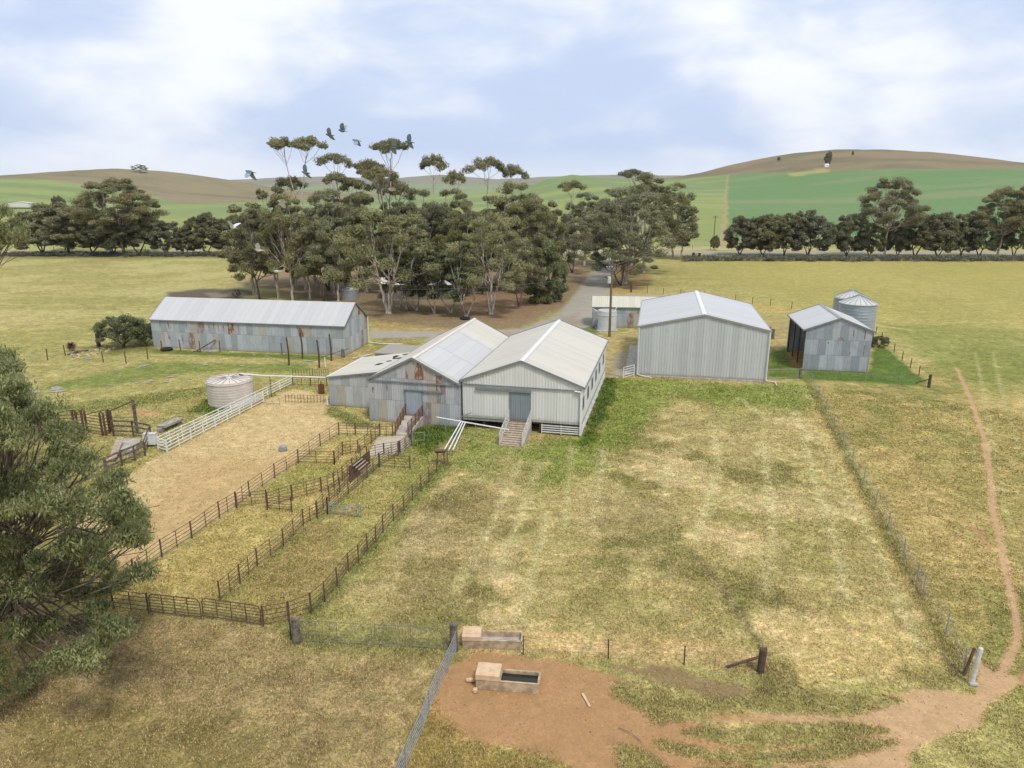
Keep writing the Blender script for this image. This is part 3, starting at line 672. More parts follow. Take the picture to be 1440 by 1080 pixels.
# ------------------------------------------------------------------ sheds
Z = Vector((0, 0, 1)); FOOT = []
def onplane(px, py, P0, n):
    d = ray(px, py); c = Vector((0, 0, CAMH)); t = (P0 - c).dot(n) / d.dot(n); return c + d * t
class Shed:
    def __init__(s, name, label, FL, ang, w, L, z0, eave, ridge, wall, roof, group=None, pitch=0.25, depth=0.03, ov=0.15,
                 walls='FBLR', cat='shed', trim='trim', ridgecap='white', eaveL=None, overE=0.2):
        s.FL = Vector((FL[0], FL[1], 0)); s.a = Vector((math.cos(R_(ang)), math.sin(R_(ang)), 0)); s.b = Vector((-s.a.y, s.a.x, 0))
        s.w, s.L, s.z0, s.e, s.r = w, L, z0, eave, ridge; s.h = w / 2
        s.root = empty(name, s.FL, label, cat, group)
        FOOT.append([(p.x, p.y) for p in (s.P(0, 0), s.P(w, 0), s.P(w, L), s.P(0, L))])
        gab = lambda x: (eave + (ridge - eave) * (1 - abs(x - s.h) / s.h)) - z0 - 0.02
        ev = lambda x: eave - z0 - 0.02
        zf = lambda x: 0.0
        wm = M[wall]
        if 'F' in walls: MB().sheet(s.P(0, 0, z0), s.a, Z, -s.b, w, zf, gab, pitch, depth, (s.h,)).build('wall', wm, s.root)
        if 'B' in walls: MB().sheet(s.P(w, L, z0), -s.a, Z, s.b, w, zf, gab, pitch, depth, (s.h,)).build('wall', wm, s.root)
        if 'L' in walls: MB().sheet(s.P(0, L, z0), -s.b, Z, -s.a, L, zf, ev, pitch, depth).build('wall', wm, s.root)
        if 'R' in walls: MB().sheet(s.P(w, 0, z0), s.b, Z, s.a, L, zf, ev, pitch, depth).build('wall', wm, s.root)
        # roof slopes from the ridge down to past the eave
        sl = math.hypot(s.h, ridge - eave); up = (ridge - eave) / sl; ho = s.h / sl
        s.dn = [(-s.a * ho - Z * up), (s.a * ho - Z * up)]; s.nr = [(-s.a * up + Z * ho), (s.a * up + Z * ho)]; s.sl = sl
        for k in (0, 1):
            mb = MB(); P0 = s.P(s.h, -ov, ridge + 0.03)
            mb.sheet(P0, s.b, s.dn[k], s.nr[k], L + 2 * ov, lambda x: 0.0, lambda x: sl + overE, 0.3, 0.012)
            for f in range(len(mb.uv)): mb.uv[f] = [(u, v + 1.5) for u, v in mb.uv[f]]
            mb.build('roof', M[roof], s.root)
        # barge boards, gutters, ridge capping
        for t in (-ov - 0.012, L + ov + 0.012):
            mb = MB()
            for k in (0, 1):
                p = s.P(s.h, t, ridge + 0.02); q = p + s.dn[k] * (sl + overE + 0.02)
                mb.beam(p, q, 0.035, 0.17, s.nr[k])
            mb.build('barge_board', M[trim], s.root)
        for k in (0, 1):
            p = s.P(s.h, -ov, ridge) + s.dn[k] * (sl + overE) + s.nr[k] * -0.03 + (s.a if k else -s.a) * 0.05
            MB().beam(p, p + s.b * (L + 2 * ov), 0.12, 0.12).build('gutter', M[trim], s.root)
        if ridgecap:
            mb = MB(); p = s.P(s.h, -ov - 0.02, ridge + 0.075); q = s.P(s.h, L + ov + 0.02, ridge + 0.075)
            for k in (0, 1):
                e = s.dn[k] * 0.22
                mb.hexa([p, q, q + e, p + e], [x + s.nr[k] * 0.02 for x in (p, q, q + e, p + e)])
            mb.build('ridge_cap', M[ridgecap], s.root)
    def P(s, x, t, z=0.0): return s.FL + s.a * x + s.b * t + Z * z
    def front(s, px, py):
        p = onplane(px, py, s.FL, s.b); d = p - s.FL; return d.dot(s.a), p.z
    def right(s, px, py):
        p = onplane(px, py, s.P(s.w, 0), s.a); d = p - s.FL; return d.dot(s.b), p.z
    def door(s, name, x0, x1, z0, z1, m, proud=0.06, label=None):
        mb = MB(); mb.sheet(s.P(x0, -proud - 0.0, z0), s.a, Z, -s.b, x1 - x0, lambda x: 0, lambda x: z1 - z0, 0.2, 0.015)
        d = mb.build(name, M[m], s.root)
        if label: d['label'] = label
        fr = MB()
        for x in (x0 - 0.03, x1 + 0.03): fr.beam(s.P(x, -proud, z0), s.P(x, -proud, z1 + 0.06), 0.07, 0.09)
        fr.beam(s.P(x0 - 0.065, -proud, z1 + 0.1), s.P(x1 + 0.065, -proud, z1 + 0.1), 0.08, 0.09)
        fr.build('frame', M['trim'], d); return d

ANG = -13.0
# white shearing shed on stumps
ws = Shed('shearing_shed', 'pale ribbed iron shearing shed on stumps with a timber ramp to its grey door', (-4.2, 58.15), ANG, 10.2, 19.0, 0.95, 4.25, 6.15,
          'white_iron', 'cream_roof', 'sheds of the farmyard', cat='shed')
x0, zd = ws.front(717.5, 592); x1, _ = ws.front(745.5, 593); _, zt = ws.front(731, 554)
ws.door('door', x0, x1, 0.95, zt, 'door')
mb = MB(); mb.beam(ws.P(x0 - 3.0, -0.14, zt + 0.28), ws.P(x1 + 0.1, -0.14, zt + 0.28), 0.1, 0.22); mb.build('door_track', M['trim'], ws.root)
MB().beam(ws.P(0.1, -0.09, 3.93), ws.P(10.15, -0.09, 3.93), 0.1, 0.08).build('front_gutter', M['trim'], ws.root)
MB().box(ws.P(5.1, 9.5, 0.86), 10.0, 18.8, 0.16, ws.a, ws.b).build('floor', M['wood_dark'], ws.root)
for i in range(7):
    for j in (0, 5, 10):
        if j == 0 or i in (0, 6) or j == 10:
            MB().beam(ws.P(0.2 + i * 1.63, 0.15 + j * 1.86, -0.1), ws.P(0.2 + i * 1.63, 0.15 + j * 1.86, 0.8), 0.16).build('stump', M['wood_dark'], ws.root)
mb = MB(); xs0, _ = ws.front(762, 603)
for k in range(4): mb.beam(ws.P(xs0, -0.03, 0.17 + k * 0.19), ws.P(10.15, -0.03, 0.17 + k * 0.19), 0.04, 0.085)
for x in (xs0, (xs0 + 10.15) / 2, 10.15): mb.beam(ws.P(x, -0.07, 0), ws.P(x, -0.07, 0.85), 0.06)
mb.build('slat_skirt', M['white'], ws.root)
mb = MB()
for k in range(4): mb.beam(ws.P(10.2, 0, 0.17 + k * 0.19), ws.P(10.2, 19, 0.17 + k * 0.19), 0.04, 0.085)
for k in range(9): mb.beam(ws.P(10.24, 0.1 + k * 2.35, 0), ws.P(10.24, 0.1 + k * 2.35, 0.85), 0.06)
mb.build('slat_skirt', M['white'], ws.root)
for px, py in ((819.6, 560.4), (826.4, 548.2), (832.2, 535.6), (837.6, 524), (842.4, 514.2), (847.8, 502.7)):
    t, z = ws.right(px, py); zc = 2.75
    f = MB(); 
    for dz in (-0.5, 0.5): f.beam(ws.P(10.25, t - 0.42, zc + dz), ws.P(10.25, t + 0.42, zc + dz), 0.06)
    for dt in (-0.42, 0.42): f.beam(ws.P(10.25, t + dt, zc - 0.5), ws.P(10.25, t + dt, zc + 0.5), 0.06)
    fr = f.build('window', M['trim'], ws.root)
    MB().box(ws.P(10.235, t, zc), 0.02, 0.8, 0.96, ws.a, ws.b).build('pane', M['glass'], fr)
MB().tube([ws.P(9.6, -0.2, 3.9), ws.P(10.1, -0.2, 3.85), ws.P(10.12, -0.15, 3.6), ws.P(10.12, -0.12, 0.1)], 0.07, 8).build('downpipe', M['white'], ws.root)
MB().beam(ws.P(10.2, -0.03, 0.9), ws.P(10.2, -0.03, 4.15), 0.09).build('corner_flashing', M['white'], ws.root)
MB().beam(ws.P(0.0, -0.05, 0.82), ws.P(x0 - 0.1, -0.05, 0.82), 0.06, 0.16).build('bearer', M['galv'], ws.root)

# timber ramp to its door
def ramp(name, label, T0, T1, B0, B1, deck, side, railm, nr, posts, planks=0, solid=True, group=None):
    "T0,T1 top edge (left,right), B0,B1 foot edge"
    root = empty(name, (B0 + B1) / 2, label, 'ramp', group)
    dz = Vector((0, 0, -0.08))
    mb = MB(); mb.hexa([B0 + dz, B1 + dz, T1 + dz, T0 + dz], [B0 + Z * 0.03, B1 + Z * 0.03, T1, T0]); mb.build('deck', M[deck], root)
    if planks:
        mb = MB()
        for k in range(planks):
            f = (k + 0.5) / planks; p = B0.lerp(T0, f) + Z * 0.035; q = B1.lerp(T1, f) + Z * 0.035
            mb.beam(p, q, 0.05, 0.03)
        mb.build('cleat', M['wood'], root)
    if solid:
        for P_, Q_ in ((B0, T0), (B1, T1)):
            o = (T1 - T0).normalized() * (0.07 if P_ is B1 else -0.07)
            mb = MB(); q0 = Vector((Q_.x, Q_.y, -0.05)); p0 = Vector((P_.x, P_.y, -0.05))
            mb.hexa([p0, q0, q0 + o, p0 + o], [P_ + Z * 0.06, Q_ + Z * 0.02, Q_ + Z * 0.02 + o, P_ + Z * 0.06 + o]); mb.build('side_board', M[side], root)
    for P_, Q_ in ((B0, T0), (B1, T1)):
        mb = MB(); 
        for k in range(nr):
            h = 0.22 + 0.8 * k / (nr - 1); mb.tube([P_ + Z * h, Q_ + Z * h], 0.028, 6)
        rl = mb.build('rail', M[railm], root)
        for k in range(posts):
            f = k / (posts - 1); p = P_.lerp(Q_, f); MB().beam(p, p + Z * 1.08, 0.07).build('post', M[railm], rl)
    return root
T0 = ws.P(x0 - 0.08, -0.12, 0.93); T1 = ws.P(x1 + 0.08, -0.12, 0.93)
ramp('loading_ramp', 'planked timber ramp with white pipe rails up to the grey door', T0, T1, G(702.5, 626), G(734, 628.5), 'wood_new', 'concrete', 'white_worn', 4, 4, planks=11)

# old corrugated shed
os_ = Shed('corrugated_shed', 'old patchwork iron shed with rust streaks on its gable, joined to the pale shed', (-12.6, 60.05), ANG, 8.38, 19.3, 0.0, 3.8, 5.9,
           'old_iron', 'cream_roof', 'sheds of the farmyard', pitch=0.16, depth=0.02, ridgecap='tank_lid', overE=0.0)
mb = MB(); P0 = os_.P(os_.h, 0.35, 5.93) + os_.nr[1] * 0.035 + os_.dn[1] * 0.35
mb.sheet(P0, os_.b, os_.dn[1], os_.nr[1], 12.6, lambda x: 0, lambda x: os_.sl - 0.4, 0.2, 0.018)
for f in range(len(mb.uv)): mb.uv[f] = [(v * 1.0 + 3, u + 1.2) for u, v in mb.uv[f]]
mb.build('roof_patch', M['silver_roof'], os_.root)['label'] = 'newer silver blue sheets on the right hand roof slope'
MB().beam(os_.P(-0.1, -0.08, 3.74), os_.P(8.38, -0.08, 3.74), 0.09, 0.09).build('front_gutter', M['trim'], os_.root)
a0, zd0 = os_.front(571.3, 583.5); a1, _ = os_.front(594.2, 583.5); _, zt0 = os_.front(582, 550); zd0 = max(0.7, zd0)
os_.door('door', a0, a1, zd0, zt0, 'door_old')
MB().beam(os_.P(a0 - 0.1, -0.13, zt0 + 0.12), os_.P(a1 + 1.9, -0.13, zt0 + 0.12), 0.08, 0.10).build('door_track', M['trim'], os_.root)
for px0, py0, px1, py1 in ((571, 519, 573.5, 534), (587.5, 513, 591.5, 516), (587, 523, 591.5, 526), (588, 532, 592, 537), (613.5, 527, 621, 553), (543, 539, 545.5, 551), (523.5, 543, 526.5, 553)):
    s0, zz0 = os_.front(px0, py1); s1, zz1 = os_.front(px1, py0)
    mb = MB(); n_ = 7; zl = [zz0 + random.uniform(0, 0.3) for _ in range(n_)]; zh = [zz1 - random.uniform(0, 0.12) for _ in range(n_)]
    mb.sheet(os_.P(s0, -0.012, 0), os_.a, Z, -os_.b, s1 - s0, lambda x: zl[min(n_ - 1, int(x / max(s1 - s0, .01) * n_))], lambda x: zh[min(n_ - 1, int(x / max(s1 - s0, .01) * n_))], 0.16, 0.02)
    mb.build('rusted_sheet', M['rust_sheet'], os_.root)
ramp('sheep_ramp', 'concrete ramp with rusty pipe rails up into the old corrugated shed', os_.P(a0, -0.12, zd0), os_.P(a1 + 0.05, -0.12, zd0), G(556.2, 611.5), G(574, 611.5), 'concrete', 'concrete', 'rust_bright', 6, 5)

# lean-to against it
lt = empty('lean_to', (-17.3, 64.6, 0), 'low cream roofed lean-to of patched grey iron beside the old corrugated shed', 'shed', 'sheds of the farmyard')
a, b_ = os_.a, os_.b
LP = lambda x, t, z=0: Vector((-17.3, 64.6, 0)) + a * x + b_ * t + Z * z
wl = 5.55; e0, e1 = 2.75, 3.62
MB().sheet(LP(0, 0), a, Z, -b_, wl, lambda x: 0, lambda x: e0 + (e1 - e0) * x / wl - 0.03, 0.16, 0.02).build('wall', M['old_iron'], lt)
MB().sheet(LP(0, 8.2), -b_, Z, -a, 8.2, lambda x: 0, lambda x: e0 - 0.03, 0.16, 0.02).build('wall', M['old_iron'], lt)
MB().sheet(LP(wl, 8.2), -a, Z, b_, wl, lambda x: 0, lambda x: e1 - (e1 - e0) * x / wl - 0.03, 0.16, 0.02).build('wall', M['old_iron'], lt)
V_ = (a * wl + Z * (e1 - e0)).normalized(); N_ = V_.cross(-b_).normalized(); N_ = N_ if N_.z > 0 else -N_
mb = MB().sheet(LP(-0.15, -0.12, e0), b_, V_, N_, 8.4, lambda x: 0, lambda x: wl + 0.5, 0.3, 0.02)
for f in range(len(mb.uv)): mb.uv[f] = [(u, v + 1.5) for u, v in mb.uv[f]]
mb.build('roof', M['cream_roof'], lt)
MB().beam(LP(-0.15, -0.14, e0), LP(wl, -0.14, e1 - 0.02), 0.04, 0.14).build('barge_board', M['trim'], lt)
MB().beam(LP(-0.2, -0.1, e0 - 0.03), LP(-0.2, 8.2, e0 - 0.03), 0.12, 0.12).build('gutter', M['white'], lt)
for i, (x_, t_, wx, lt_) in enumerate(((3.6, 3.6, 0.5, 1.1), (4.2, 4.5, 0.35, 0.8), (4.8, 5.6, 0.7, 0.9), (4.2, 6.6, 0.45, 1.4), (4.9, 7.3, 0.5, 0.7))):
    mb = MB(); n_ = 9; pts = [LP(x_ + wx * math.cos(k * 0.7) * random.uniform(.5, 1.1), t_ + lt_ * .5 * math.sin(k * 0.7) * random.uniform(.5, 1.1), 0) for k in range(n_)]
    pts = [p + Z * (e0 + (e1 - e0) * ((p - LP(0, 0)).dot(a)) / wl + 0.05) for p in pts]
    mb.add(pts, [tuple(range(n_))]); mb.build('painted_roof_hole', M['black'], lt)  # flat black face over unbroken roofing, paints the shade inside a broken sheet
FOOT.append([(p.x, p.y) for p in (LP(0, 0), LP(wl, 0), LP(wl, 8.2), LP(0, 8.2))])
MB().tube([LP(-0.15, -0.2, 0.9), LP(-0.15, -0.2, 0.05)], 0.07, 8).build('downpipe', M['white'], lt)
# annex behind it
an = empty('annex_shed', LP(1.0, 8.6), 'small flat cream roofed annex behind the lean-to roof', 'shed', 'sheds of the farmyard')
AP = lambda x, t, z=0: LP(1.0 + x, 8.6 + t, z)
MB().sheet(AP(0, 0), a, Z, -b_, 5.0, lambda x: 0, lambda x: 3.15, 0.16, 0.02).build('wall', M['old_iron'], an)
MB().sheet(AP(0, 4), -b_, Z, -a, 4.0, lambda x: 0, lambda x: 3.15, 0.16, 0.02).build('wall', M['old_iron'], an)
MB().box(AP(2.5, 2.0, 3.22), 5.2, 4.3, 0.12, a, b_).build('roof', M['cream_roof'], an)

# long low shed
ls = Shed('long_shed', 'long low gabled shed of rust-streaked blue grey iron beyond the round tank', (-46.3, 89.9), -10.3, 26.3, 7.3, 0, 3.7, 5.95, 'long_iron', 'silver_roof', pitch=0.16, depth=0.02) if False else None
A2 = R_(-10.3); la = Vector((math.cos(A2), math.sin(A2), 0)); lb = Vector((-la.y, la.x, 0))
# built with its gable facing right: frame turned a quarter so the long side faces the camera
LS = Shed('long_shed', 'long low gabled shed of rust-streaked blue grey iron beyond the round tank', (-46.3 + 0 * lb.x + 26.3 * la.x, 89.9 + 26.3 * la.y), -10.3 + 90, 7.3, 26.3, 0, 3.7, 5.98,
          'long_iron', 'silver_roof', 'sheds of the farmyard', pitch=0.16, depth=0.02, ridgecap=None, overE=0.12)
for k in range(9):
    x_ = [1.2, 2.4, 4.9, 7.35, 8.05, 8.75, 9.4, 10.1, 12.1][k]; z1 = [3.6, 3.6, 3.2, 3.4, 3.1, 3.55, 3.2, 3.2, 3.3][k]; hh = [0.9, 1.3, 0.8, 1.2, 0.8, 1.2, 0.9, 0.9, 1.2][k]
    wd_ = [0.25, 0.45, 0.2, 0.28, 0.22, 0.24, 0.18, 0.2, 0.18][k]
    zl = [z1 - hh + random.uniform(0, 0.3) for _ in range(8)]
    MB().sheet(LS.P(0, 26.3 - x_, 0) - LS.a * 0.012, -LS.b, Z, -LS.a, wd_, lambda x: zl[int(x * 9) % 8], lambda x: z1, 0.16, 0.02).build('rusted_sheet', M['rust_sheet'], LS.root)
for x_, z1, hh, wd_ in ((2.2, 2.1, 1.1, 0.35), (4.1, 1.8, 1.4, 0.25)):
    zl = [z1 - hh + random.uniform(0, 0.3) for _ in range(8)]
    MB().sheet(LS.P(0, 26.3 - x_, 0) - LS.a * 0.012, -LS.b, Z, -LS.a, wd_, lambda x: zl[int(x * 9) % 8], lambda x: z1, 0.16, 0.02).build('rusted_sheet', M['rust_sheet'], LS.root)
p = LS.P(7.3, -0.15); MB().tube([p + Z * 3.6, p + Z * 0.15, p + Z * 0.1 + Vector((1.8, -0.7, 0)), p + Z * 0.08 + Vector((4.6, -0.9, 0))], 0.06, 8).build('downpipe', M['white'], LS.root)

# big grey shed
bs = Shed('machinery_shed', 'large plain grey ribbed iron shed with a shallow gabled roof and white ridge', (13.75, 75.7), -11.3, 13.5, 18.0, 0.05, 5.47, 6.95, 'grey_iron', 'grey_roof',
          'sheds of the farmyard', pitch=0.30, depth=0.03, ridgecap='white', trim='grey_roof', overE=0.1)
for x_, o in ((0, -1), (13.5, 1)):
    MB().beam(bs.P(x_ - 0.02, -0.06, 0), bs.P(x_ - 0.02, -0.06, 5.4), 0.13).build('corner_flashing', M['white'], bs.root)
p = bs.P(0.05, -0.2); MB().tube([p + Z * 5.3, p + Z * 0.25, p + Z * 0.12 + bs.a * 0.4 - bs.b * 0.3, p + Z * 0.1 + bs.a * 1.5 - bs.b * 0.8], 0.06, 8).build('downpipe', M['white'], bs.root)
p = bs.P(13.5, -0.2); MB().tube([p + Z * 5.3, p + Z * 0.2, p + Z * 0.16 + bs.a * 0.9 - bs.b * 0.4, p + Z * 0.1 + bs.a * 0.9 - bs.b * 1.4], 0.06, 8).build('downpipe', M['white'], bs.root)
MB().box(bs.P(6.75, 0.0, 0.0), 13.5, 0.35, 0.14, bs.a, bs.b).build('footing', M['concrete'], bs.root)
tag(MB().box(bs.P(-0.75, 7.5, 0.03), 1.2, 15, 0.12, bs.a, bs.b).build('concrete_path', M['concrete'], loc=bs.P(-0.75, 7.5, 0)), kind='structure')

# cream roofed shed behind
cs = Shed('store_shed', 'cream roofed iron shed with a rusty wall and round tank behind the power pole', (28.2, 102.0), -6 + 90, 6.0, 16.4, 0, 3.05, 4.3, 'long_iron', 'straw_roof',
          'sheds of the farmyard', pitch=0.16, depth=0.02, ridgecap='straw_roof', overE=0.12)
# tall open sided hay shed
hs = Shed('hay_shed', 'tall galvanised patchwork shed with a pale roof and one open side on posts', (32.95, 78.3), -10.5, 6.95, 9.7, 0, 4.65, 6.0, 'tall_iron', 'silver_roof',
          'sheds of the farmyard', pitch=0.12, depth=0.02, walls='FBR', ridgecap='silver_roof', overE=0.25)
for k in range(4):
    MB().beam(hs.P(0.1 if k else 0.15, 0.4 + k * 3.0, 0), hs.P(0.1, 0.4 + k * 3.0, 4.6), 0.13).build('post', M['wood_dark'], hs.root)
for px0, py0, px1, py1 in ((1199, 463.5, 1202, 473.5), (1215, 464, 1218.3, 477), (1213, 486, 1217, 501), (1178.2, 475.2, 1187, 478), (1163.6, 480.5, 1165.6, 484), (1194, 495, 1196, 499.5)):
    s0, zz0 = hs.front(px0, py1); s1, zz1 = hs.front(px1, py0)
    MB().sheet(hs.P(s0, -0.012, 0), hs.a, Z, -hs.b, s1 - s0, lambda x: zz0 + 0.1 * math.sin(x * 30), lambda x: zz1, 0.12, 0.02).build('rusted_sheet', M['rust_sheet'], hs.root)

# silos
def silo(label, c, r, z0, z1, n=32):
    root = empty('grain_silo', c, label, 'silo', 'grain silos')
    prof = []; k = 0; z = z0
    while z < z1 - 0.01:
        prof += [(r, z), (r, z + 0.30), (r + 0.03, z + 0.34), (r + 0.03, z + 0.37)]; z += 0.40
    prof += [(r, z1)]
    MB().lathe(c, prof, 40).build('drum', M['silo'], root, smooth=False)
    MB().lathe(c, [(r, z0), (0.25, max(z0 - 1.6, 0.3))], 40).build('hopper', M['silo'], root)
    MB().lathe(c, [(0.22, z1 + 0.98), (0.3, z1 + 0.92), (r + 0.12, z1 - 0.02), (r + 0.12, z1 - 0.09), (r, z1 - 0.09)], 20).build('roof', M['silo_top'], root)
    mb = MB()
    for k in range(20):
        a_ = 2 * math.pi * k / 20; d = Vector((math.cos(a_), math.sin(a_), 0))
        mb.beam(c + d * 0.3 + Z * (z1 + 0.94), c + d * (r + 0.12) + Z * z1, 0.035, 0.05)
    mb.build('roof_rib', M['trim'], root)
    MB().lathe(c, [(0, z1 + 1.08), (0.26, z1 + 1.06), (0.26, z1 + 0.92)], 16).build('cap', M['galv'], root)
    for k in range(8):
        a_ = 2 * math.pi * k / 8 + 0.2; d = Vector((math.cos(a_), math.sin(a_), 0)) * (r - 0.05)
        MB().beam(c + d, c + d + Z * (z0 + 0.1), 0.12).build('leg', M['rust'], root)
silo('nearer of the two round galvanised silos with conical tops behind the tall patchwork shed', Vector((44.9, 91.6, 0)), 2.25, 2.0, 5.55)
silo('farther of the two round galvanised silos, half hidden by the nearer one', Vector((46.3, 96.6, 0)), 2.2, 2.0, 5.5)

# round tanks
def tank(name, label, c, r, h, mm, top, seams=16, rise=0.28, step=0.26):
    root = empty(name, c, label, 'water tank')
    prof = []; z = 0.0
    while z < h - 0.05:
        prof += [(r - 0.02, z), (r, z + 0.03), (r, z + step - 0.05), (r - 0.02, z + step - 0.02)]; z += step
    prof += [(r, h)]
    MB().lathe(c, prof, 48).build('drum', M[mm], root)
    MB().lathe(c, [(0, h + rise), (r + 0.05, h + 0.02), (r + 0.05, h - 0.06), (r, h - 0.06)], 48).build('lid', M[top], root)
    if seams:
        mb = MB()
        for k in range(seams):
            a_ = 2 * math.pi * k / seams; d = Vector((math.cos(a_), math.sin(a_), 0))
            mb.beam(c + d * 0.3 + Z * (h + rise - 0.02), c + d * (r + 0.04) + Z * (h + 0.04), 0.05, 0.05)
        mb.build('seam', M['seam'], root)
    return root
tc_ = Vector((-27.1, 65.75, 0))
tk = tank('round_tank', 'cream ribbed round water tank with a shallow segmented lid beside the white race', tc_, 2.08, 2.15, 'tank', 'tank_lid')
MB().lathe(tc_ + Vector((0.6, 1.5, 2.2)), [(0, 0.16), (0.2, 0.14), (0.22, 0)], 16).build('inlet_strainer', M['black'], tk)
pp = [tc_ + Vector((0.6, 1.4, 2.42)), A(372, 528.5, 67), A(410, 529.3, 66), LP(-0.3, 0.3, 2.62)]
tag(MB().tube(pp, 0.075, 8).build('roof_water_pipe', M['white'], loc=pp[0]), 'white pipe carrying roof water from the lean-to to the cream round tank', 'pipe')
tank('rainwater_tank', 'small pale grey round tank against the cream roofed shed by the pole', Vector((13.75, 101.5, 0.12)), 1.35, 2.2, 'pale_tank', 'white', 0, 0.1, 0.7)
tag(MB().box((13.75, 101.5, 0.06), 3.0, 3.0, 0.16).build('tank_stand', M['concrete'], loc=(13.75, 101.5, 0)), 'low stand under the small pale tank', 'stand')
for q0, q1 in (((833.8, 434), (846, 440.5)), ((867, 432), (863.5, 440.5))):
    p = A(*q0, 102.4); q = A(*q1, 101.5); q.z = 2.4
    MB().tube([p, q], 0.05, 6).build('downpipe', M['white'], cs.root)

# power pole
pb = G(857, 473.3)
pole = empty('power_pole', pb, 'tall timber power pole with a transformer in front of the cream roofed shed', 'power pole')
ph = A(858, 375.5, pb.y).z
MB().tube([pb - Z * 0.2, pb + Z * ph * 0.5, pb + Z * ph], [0.19, 0.16, 0.13], 10).build('post', M['bitumen'], pole)
MB().beam(pb + Vector((-0.75, -0.15, ph - 0.1)), pb + Vector((0.2, -0.15, ph - 0.1)), 0.1, 0.12).build('crossarm', M['wood'], pole)
mb = MB()
for k in range(3): mb.lathe(pb + Vector((-0.7 + 0.35 * k, -0.15, ph)), [(0.05, 0), (0.06, 0.06), (0.03, 0.12), (0, 0.13)], 8)
mb.build('insulator', M['white'], pole)
tb = MB().lathe(pb + Vector((-0.32, -0.1, ph - 2.2)), [(0, 0.95), (0.2, 0.93), (0.24, 0.8), (0.24, 0.1), (0.2, 0), (0, 0)], 14).build('transformer', M['white_worn'], pole)
MB().beam(pb + Vector((-0.95, -0.1, ph - 1.25)), pb + Vector((-0.35, -0.1, ph - 1.7)), 0.12, 0.1).build('bracket', M['picket'], pole)
def cable(label, p, q, sag, r=0.02):
    pts = []
    for i in range(25):
        f = i / 24; v = p.lerp(q, f); v.z -= sag * 4 * f * (1 - f); pts.append(v)
    tag(MB().tube(pts, r, 4).build('power_line', M['wire'], loc=p), label, 'cable')
cable('sagging power line from the timber pole across the front of the grove', pb + Vector((-0.7, 0, ph - 1.0)), A(470, 402, 121), 1.2)
cable('high power line from the timber pole towards the road', pb + Vector((-0.4, 0, ph + 0.1)), A(1003, 306, 236), 1.8)
fp = T(1003, 346)
fpo = empty('roadside_pole', fp, 'thin distant power pole beside the road left of the hedge', 'power pole')
hp = A(1003, 303, fp.y).z - fp.z
MB().tube([fp, fp + Z * hp], [0.2, 0.14], 8).build('post', M['bitumen'], fpo)
MB().beam(fp + Vector((-1, 0, hp - 0.5)), fp + Vector((1, 0, hp - 0.5)), 0.16).build('crossarm', M['wood'], fpo)

# farm house among the trees
h0 = G(545, 427)
FH = Shed('farm_house', 'grey walled house with a pale roof glimpsed between the gum trunks', (h0.x + 11.5, h0.y + 5), 90, 8, 13, 0.0, 3.0, 5.6, 'house_wall', 'house_roof', cat='house', overE=0.5, ov=0.5)
for x_ in (2.5, 6, 9):
    f = MB().box(FH.P(-0.06, x_, 1.6), 0.08, 1.2, 1.3, FH.a, FH.b).build('window', M['wood'], FH.root)
    MB().box(FH.P(-0.115, x_, 1.6), 0.03, 1.0, 1.1, FH.a, FH.b).build('pane', M['glass'], f)
tank('garden_tank', 'grey corrugated tank among the trunks left of the house', G(492, 421), 1.6, 1.9, 'galv', 'pale_tank', 0, 0.2)
# far white farm building on the left
fb = T(25, 293.5)
fs = Shed('distant_shed', 'long white shed far off beyond the left hand tree line', (fb.x - 9.2, fb.y), 0, 18.5, 8, 0, 3.2, 4.4, 'white_iron', 'cream_roof', cat='shed')
fs.root.location.z = fb.z + 0.9
for k in range(3): MB().box(fs.P(3 + k * 2.2, -0.1, 2), 1.2, 0.1, 1.0).build('window', M['glass'], fs.root).location.z = 0
h1_ = T(1162, 235)
tag(MB().box(h1_ + Z * 1.2, 5, 4, 3).hexa([h1_ + Vector(v) for v in ((-2.7, -2.2, 2.7), (2.7, -2.2, 2.7), (2.7, 2.2, 2.7), (-2.7, 2.2, 2.7))], [h1_ + Vector(v) for v in ((-2.7, -.1, 4), (2.7, -.1, 4), (2.7, .1, 4), (-2.7, .1, 4))]).build('hill_tank', M['white'], loc=h1_), 'tiny white hut high on the green hillside at right', 'hut')
# ------------------------------------------------------------------ fences
def run(name, label, cat, pts, h=1.05, nr=5, m='rust', r=0.018, post=0.062, group=None, mids=1, top=0.06, posts='all', double=False, z=0.0):
    "pipe fence along ground points; each bay is a rail panel, each post its own part"
    P = [G(*p) for p in pts] if not isinstance(pts[0], Vector) else pts
    root = empty(name, P[0], label, cat, group)
    for i, p in enumerate(P):
        if posts == 'all' or i in posts:
            MB().beam(p - Z * 0.05 , p + Z * (h + top), post, post).build('post', M[m], root)
    for p, q in zip(P[:-1], P[1:]):
        d = (q - p).normalized(); mb = MB(); p2, q2 = p + d * post * .7, q - d * post * .7
        for k in range(nr):
            hz = 0.14 + (h - 0.14) * k / (nr - 1) + z; mb.tube([p2 + Z * hz, q2 + Z * hz], r, 5)
        for e in (p2, q2): mb.tube([e + Z * 0.14, e + Z * h], r, 5)
        for j in range(mids):
            e = p2.lerp(q2, (j + 1) / (mids + 1)); mb.beam(e + Z * 0.03, e + Z * (h + 0.01), 0.04, 0.03)
        mb.build('rail_panel', M[m], root)
    return root
YG = 'rusty pipe fences of the sheep yards'
run('pipe_fence', 'longest rusty pipe fence, between the sandy pen and the grass yard beside it', 'fence',
    [(150, 842), (189, 812), (227.8, 783.3), (270, 756.7), (308.9, 727.8), (332.2, 713.3), (351, 697.8), (386.7, 672.2), (419.5, 651), (450.7, 627.8), (476.7, 611.2)], group=YG)
